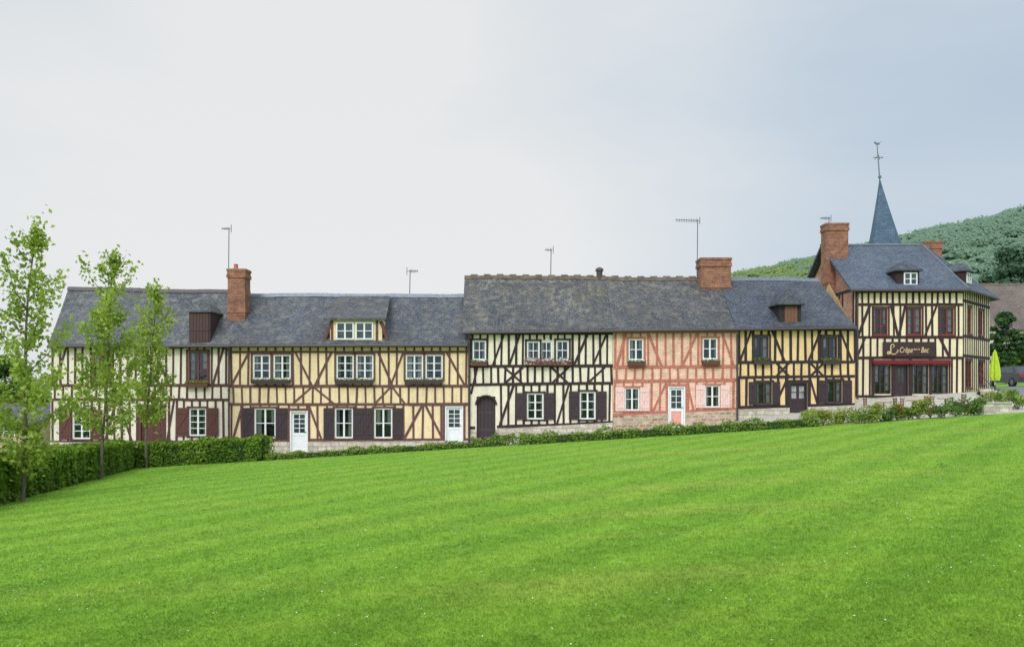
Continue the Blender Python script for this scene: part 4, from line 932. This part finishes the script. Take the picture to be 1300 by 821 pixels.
def cafe_table(label, x, y):
    z = G(x, y); t = root('cafe_table', (x, y, z), label, 'table')
    m = MB(); m.rings([(.36, z+.70), (.38, z+.71), (.38, z+.73), (.36, z+.74)], 20, x, y); build(m, 'table_top', m_wood, t)
    m = MB(); m.rings([(.04, z+.02), (.03, z+.1), (.03, z+.699)], 10, x, y); build(m, 'pedestal', m_zincd, t)
    m = MB(); m.rings([(.22, z), (.22, z+.02), (.06, z+.04)], 12, x, y); build(m, 'foot', m_zincd, t)
def cafe_chair(label, x, y, a, mat):
    z = G(x, y); t = root('cafe_chair', (x, y, z), label, 'chair'); ca, sa = math.cos(a), math.sin(a)
    f = lambda u, v, w: (x+u*ca-v*sa, y+u*sa+v*ca, z+w)
    m = MB(); m.hexa([f(*p, .43) for p in ((-.2, -.2), (.2, -.2), (.2, .2), (-.2, .2))], [f(*p, .46) for p in ((-.2, -.2), (.2, -.2), (.2, .2), (-.2, .2))]); build(m, 'seat', mat, t)
    m = MB()
    for k in range(4): m.hexa([f(-.19, .2, .55+k*.09), f(.19, .2, .55+k*.09), f(.19, .225, .55+k*.09), f(-.19, .225, .55+k*.09)], [f(-.19, .21, .61+k*.09), f(.19, .21, .61+k*.09), f(.19, .235, .61+k*.09), f(-.19, .235, .61+k*.09)])
    build(m, 'backrest', mat, t)
    for u, v in ((-.18, -.18), (.18, -.18)): m = MB(); m.tube(f(u, v, 0), f(u, v, .43), .014); build(m, 'leg', m_zincd, t)
    for u in (-.18, .18): m = MB(); m.tube(f(u, .22, 0), f(u, .2, .45), .014); m.tube(f(u, .2, .45), f(u, .24, .92), .014); build(m, 'leg', m_zincd, t)
for pxx, lb in ((1122, 'left'), (1160, 'middle'), (1200, 'right')):
    x, y = PX(pxx, 39.6), 39.6
    cafe_table('round terrace table before the restaurant, the %s one of three' % lb, x, y)
    cafe_chair('terrace chair on the left side of the %s terrace table' % lb, x-.7, y+.05, R(90), m_wood if lb != 'middle' else m_redbrown)
    cafe_chair('terrace chair on the right side of the %s terrace table' % lb, x+.7, y, R(-90), m_wood if lb != 'right' else m_redbrown)

def car(label, x, y):
    z = G(x, y); t = root('parked_car', (x, y, z), label, 'car')
    prof = [(-2.0, .3), (-2.05, .62), (-1.98, .92), (-1.55, 1.38), (-.9, 1.47), (.1, 1.45), (.85, .98), (1.9, .82), (2.02, .55), (1.98, .3)]
    m = MB()
    def wdt(h): return .84 if h < .95 else .84-.2*(h-.95)/.5
    Lp = [(x-wdt(h), y+l, z+h) for l, h in prof]; Rp = [(x+wdt(h), y+l, z+h) for l, h in prof]; m.hexa(Lp, Rp); build(m, 'body', m_carp, t)
    m = MB(); m.hexa([(x-.68, y-1.93, z+.98), (x+.68, y-1.93, z+.98), (x+.58, y-1.60, z+1.33), (x-.58, y-1.60, z+1.33)], [(x-.68, y-1.9, z+.98), (x+.68, y-1.9, z+.98), (x+.58, y-1.5, z+1.33), (x-.58, y-1.5, z+1.33)]); build(m, 'rear_window', m_dglass, t)
    for sg in (-1, 1):
        m = MB(); m.hexa([(x+sg*.835, y-1.5, z+.98), (x+sg*.835, y+.6, z+.98), (x+sg*.70, y+.1, z+1.36), (x+sg*.70, y-1.25, z+1.36)], [(x+sg*.85, y-1.5, z+.98), (x+sg*.85, y+.6, z+.98), (x+sg*.71, y+.1, z+1.36), (x+sg*.71, y-1.25, z+1.36)]); build(m, 'side_window', m_dglass, t)
        m = MB(); m.wbox(x+sg*.68-.12, x+sg*.68+.12, y-2.07, y-1.96, z+.68, z+.9); build(m, 'tail_light', m_tail, t)
        for l in (-1.3, 1.25):
            m = MB(); m.tube((x+sg*.66, y+l, z+.31), (x+sg*.86, y+l, z+.31), .31, n=18); w_ = build(m, 'wheel', m_tyre, t); m = MB(); m.tube((x+sg*.85, y+l, z+.31), (x+sg*.868, y+l, z+.31), .19, n=14); build(m, 'rim', m_zinc, w_)
    m = MB(); m.wbox(x-.26, x+.26, y-2.08, y-2.03, z+.45, z+.57); build(m, 'number_plate', m_white, t)
car('dark grey parked car seen from behind at the right edge', PX(1285, 58), 58)

# ------------------------------------------------------------------ light, sky, camera
SUN_EL, SUN_AZ = R(40), R(200)
sd = Vector((math.sin(SUN_AZ)*math.cos(SUN_EL), math.cos(SUN_AZ)*math.cos(SUN_EL), math.sin(SUN_EL)))
L = bpy.data.lights.new('sun', 'SUN'); L.energy = 1.45; L.angle = R(18); L.color = (1, .965, .92)
lo = bpy.data.objects.new('sun', L); COL.objects.link(lo); lo.rotation_euler = (-sd).to_track_quat('-Z', 'Y').to_euler(); lo.location = (0, -20, 40)
W = bpy.data.worlds.new('World'); SC.world = W; W.use_nodes = True; nt = W.node_tree
bg = nt.nodes['Background']; bg.inputs['Strength'].default_value = .1
sky = nt.nodes.new('ShaderNodeTexSky'); sky.sky_type = 'NISHITA'; sky.sun_disc = False; sky.sun_elevation = SUN_EL; sky.sun_rotation = SUN_AZ
tc = nt.nodes.new('ShaderNodeTexCoord'); mp = nt.nodes.new('ShaderNodeMapping'); mp.inputs['Scale'].default_value = (1, 1, 2.2); mp.inputs['Location'].default_value = (3.1, .4, 1.7)
nt.links.new(tc.outputs['Generated'], mp.inputs[0])
nz = noise(nt, mp.outputs[0], 1.6, 6, .52, .35)
def lobe(d0, lo_, hi_, amt):
    dp = nd(nt, 'ShaderNodeVectorMath', _operation='DOT_PRODUCT'); nt.links.new(tc.outputs['Generated'], dp.inputs[0]); dp.inputs[1].default_value = Vector(d0).normalized()
    mr = nd(nt, 'ShaderNodeMapRange'); mr.interpolation_type = 'SMOOTHSTEP'; nt.links.new(dp.outputs['Value'], mr.inputs['Value']); mr.inputs['From Min'].default_value = lo_; mr.inputs['From Max'].default_value = hi_; mr.inputs['To Max'].default_value = amt
    return mr.outputs[0]
def mth2(op, a, c):
    n_ = nd(nt, 'ShaderNodeMath', _operation=op)
    for i, v in enumerate((a, c)):
        if isinstance(v, (int, float)): n_.inputs[i].default_value = v
        else: nt.links.new(v, n_.inputs[i])
    return n_.outputs[0]
fac = mth2('ADD', mth2('MULTIPLY', nz, .74), mth2('ADD', lobe((-.2, 1, .34), .82, 1.0, .40), lobe((-.36, 1, .10), .86, 1.0, .34)))
cl = ramp(nt, fac, [(.2, (.43, .535, .655, 1)), (.44, (.56, .65, .745, 1)), (.66, (.69, .745, .795, 1)), (.95, (.83, .84, .84, 1))])
boost = mth2('ADD', 1.0, mth2('ADD', lobe((0, 0, 1), .5, .95, .9), lobe(sd, .25, 1.0, 1.45)))
vs = nd(nt, 'ShaderNodeVectorMath', _operation='SCALE'); nt.links.new(cl, vs.inputs[0]); nt.links.new(mth2('MULTIPLY', boost, 10.0), vs.inputs['Scale'])
fin = mixc(nt, .95, sky.outputs[0], vs.outputs[0])
nt.links.new(fin, bg.inputs['Color'])
cam = bpy.data.cameras.new('camera'); co = bpy.data.objects.new('camera', cam); COL.objects.link(co)
co.location = (0, 0, EYE); co.rotation_euler = (R(90), 0, 0); cam.sensor_width = 36; cam.lens = 36*FOC/1300; cam.shift_y = (HY-410.5)/1300; cam.clip_end = 8000; cam.clip_start = .1
SC.camera = co
SC.view_settings.view_transform = 'Standard'; SC.view_settings.look = 'None'; SC.view_settings.exposure = 0
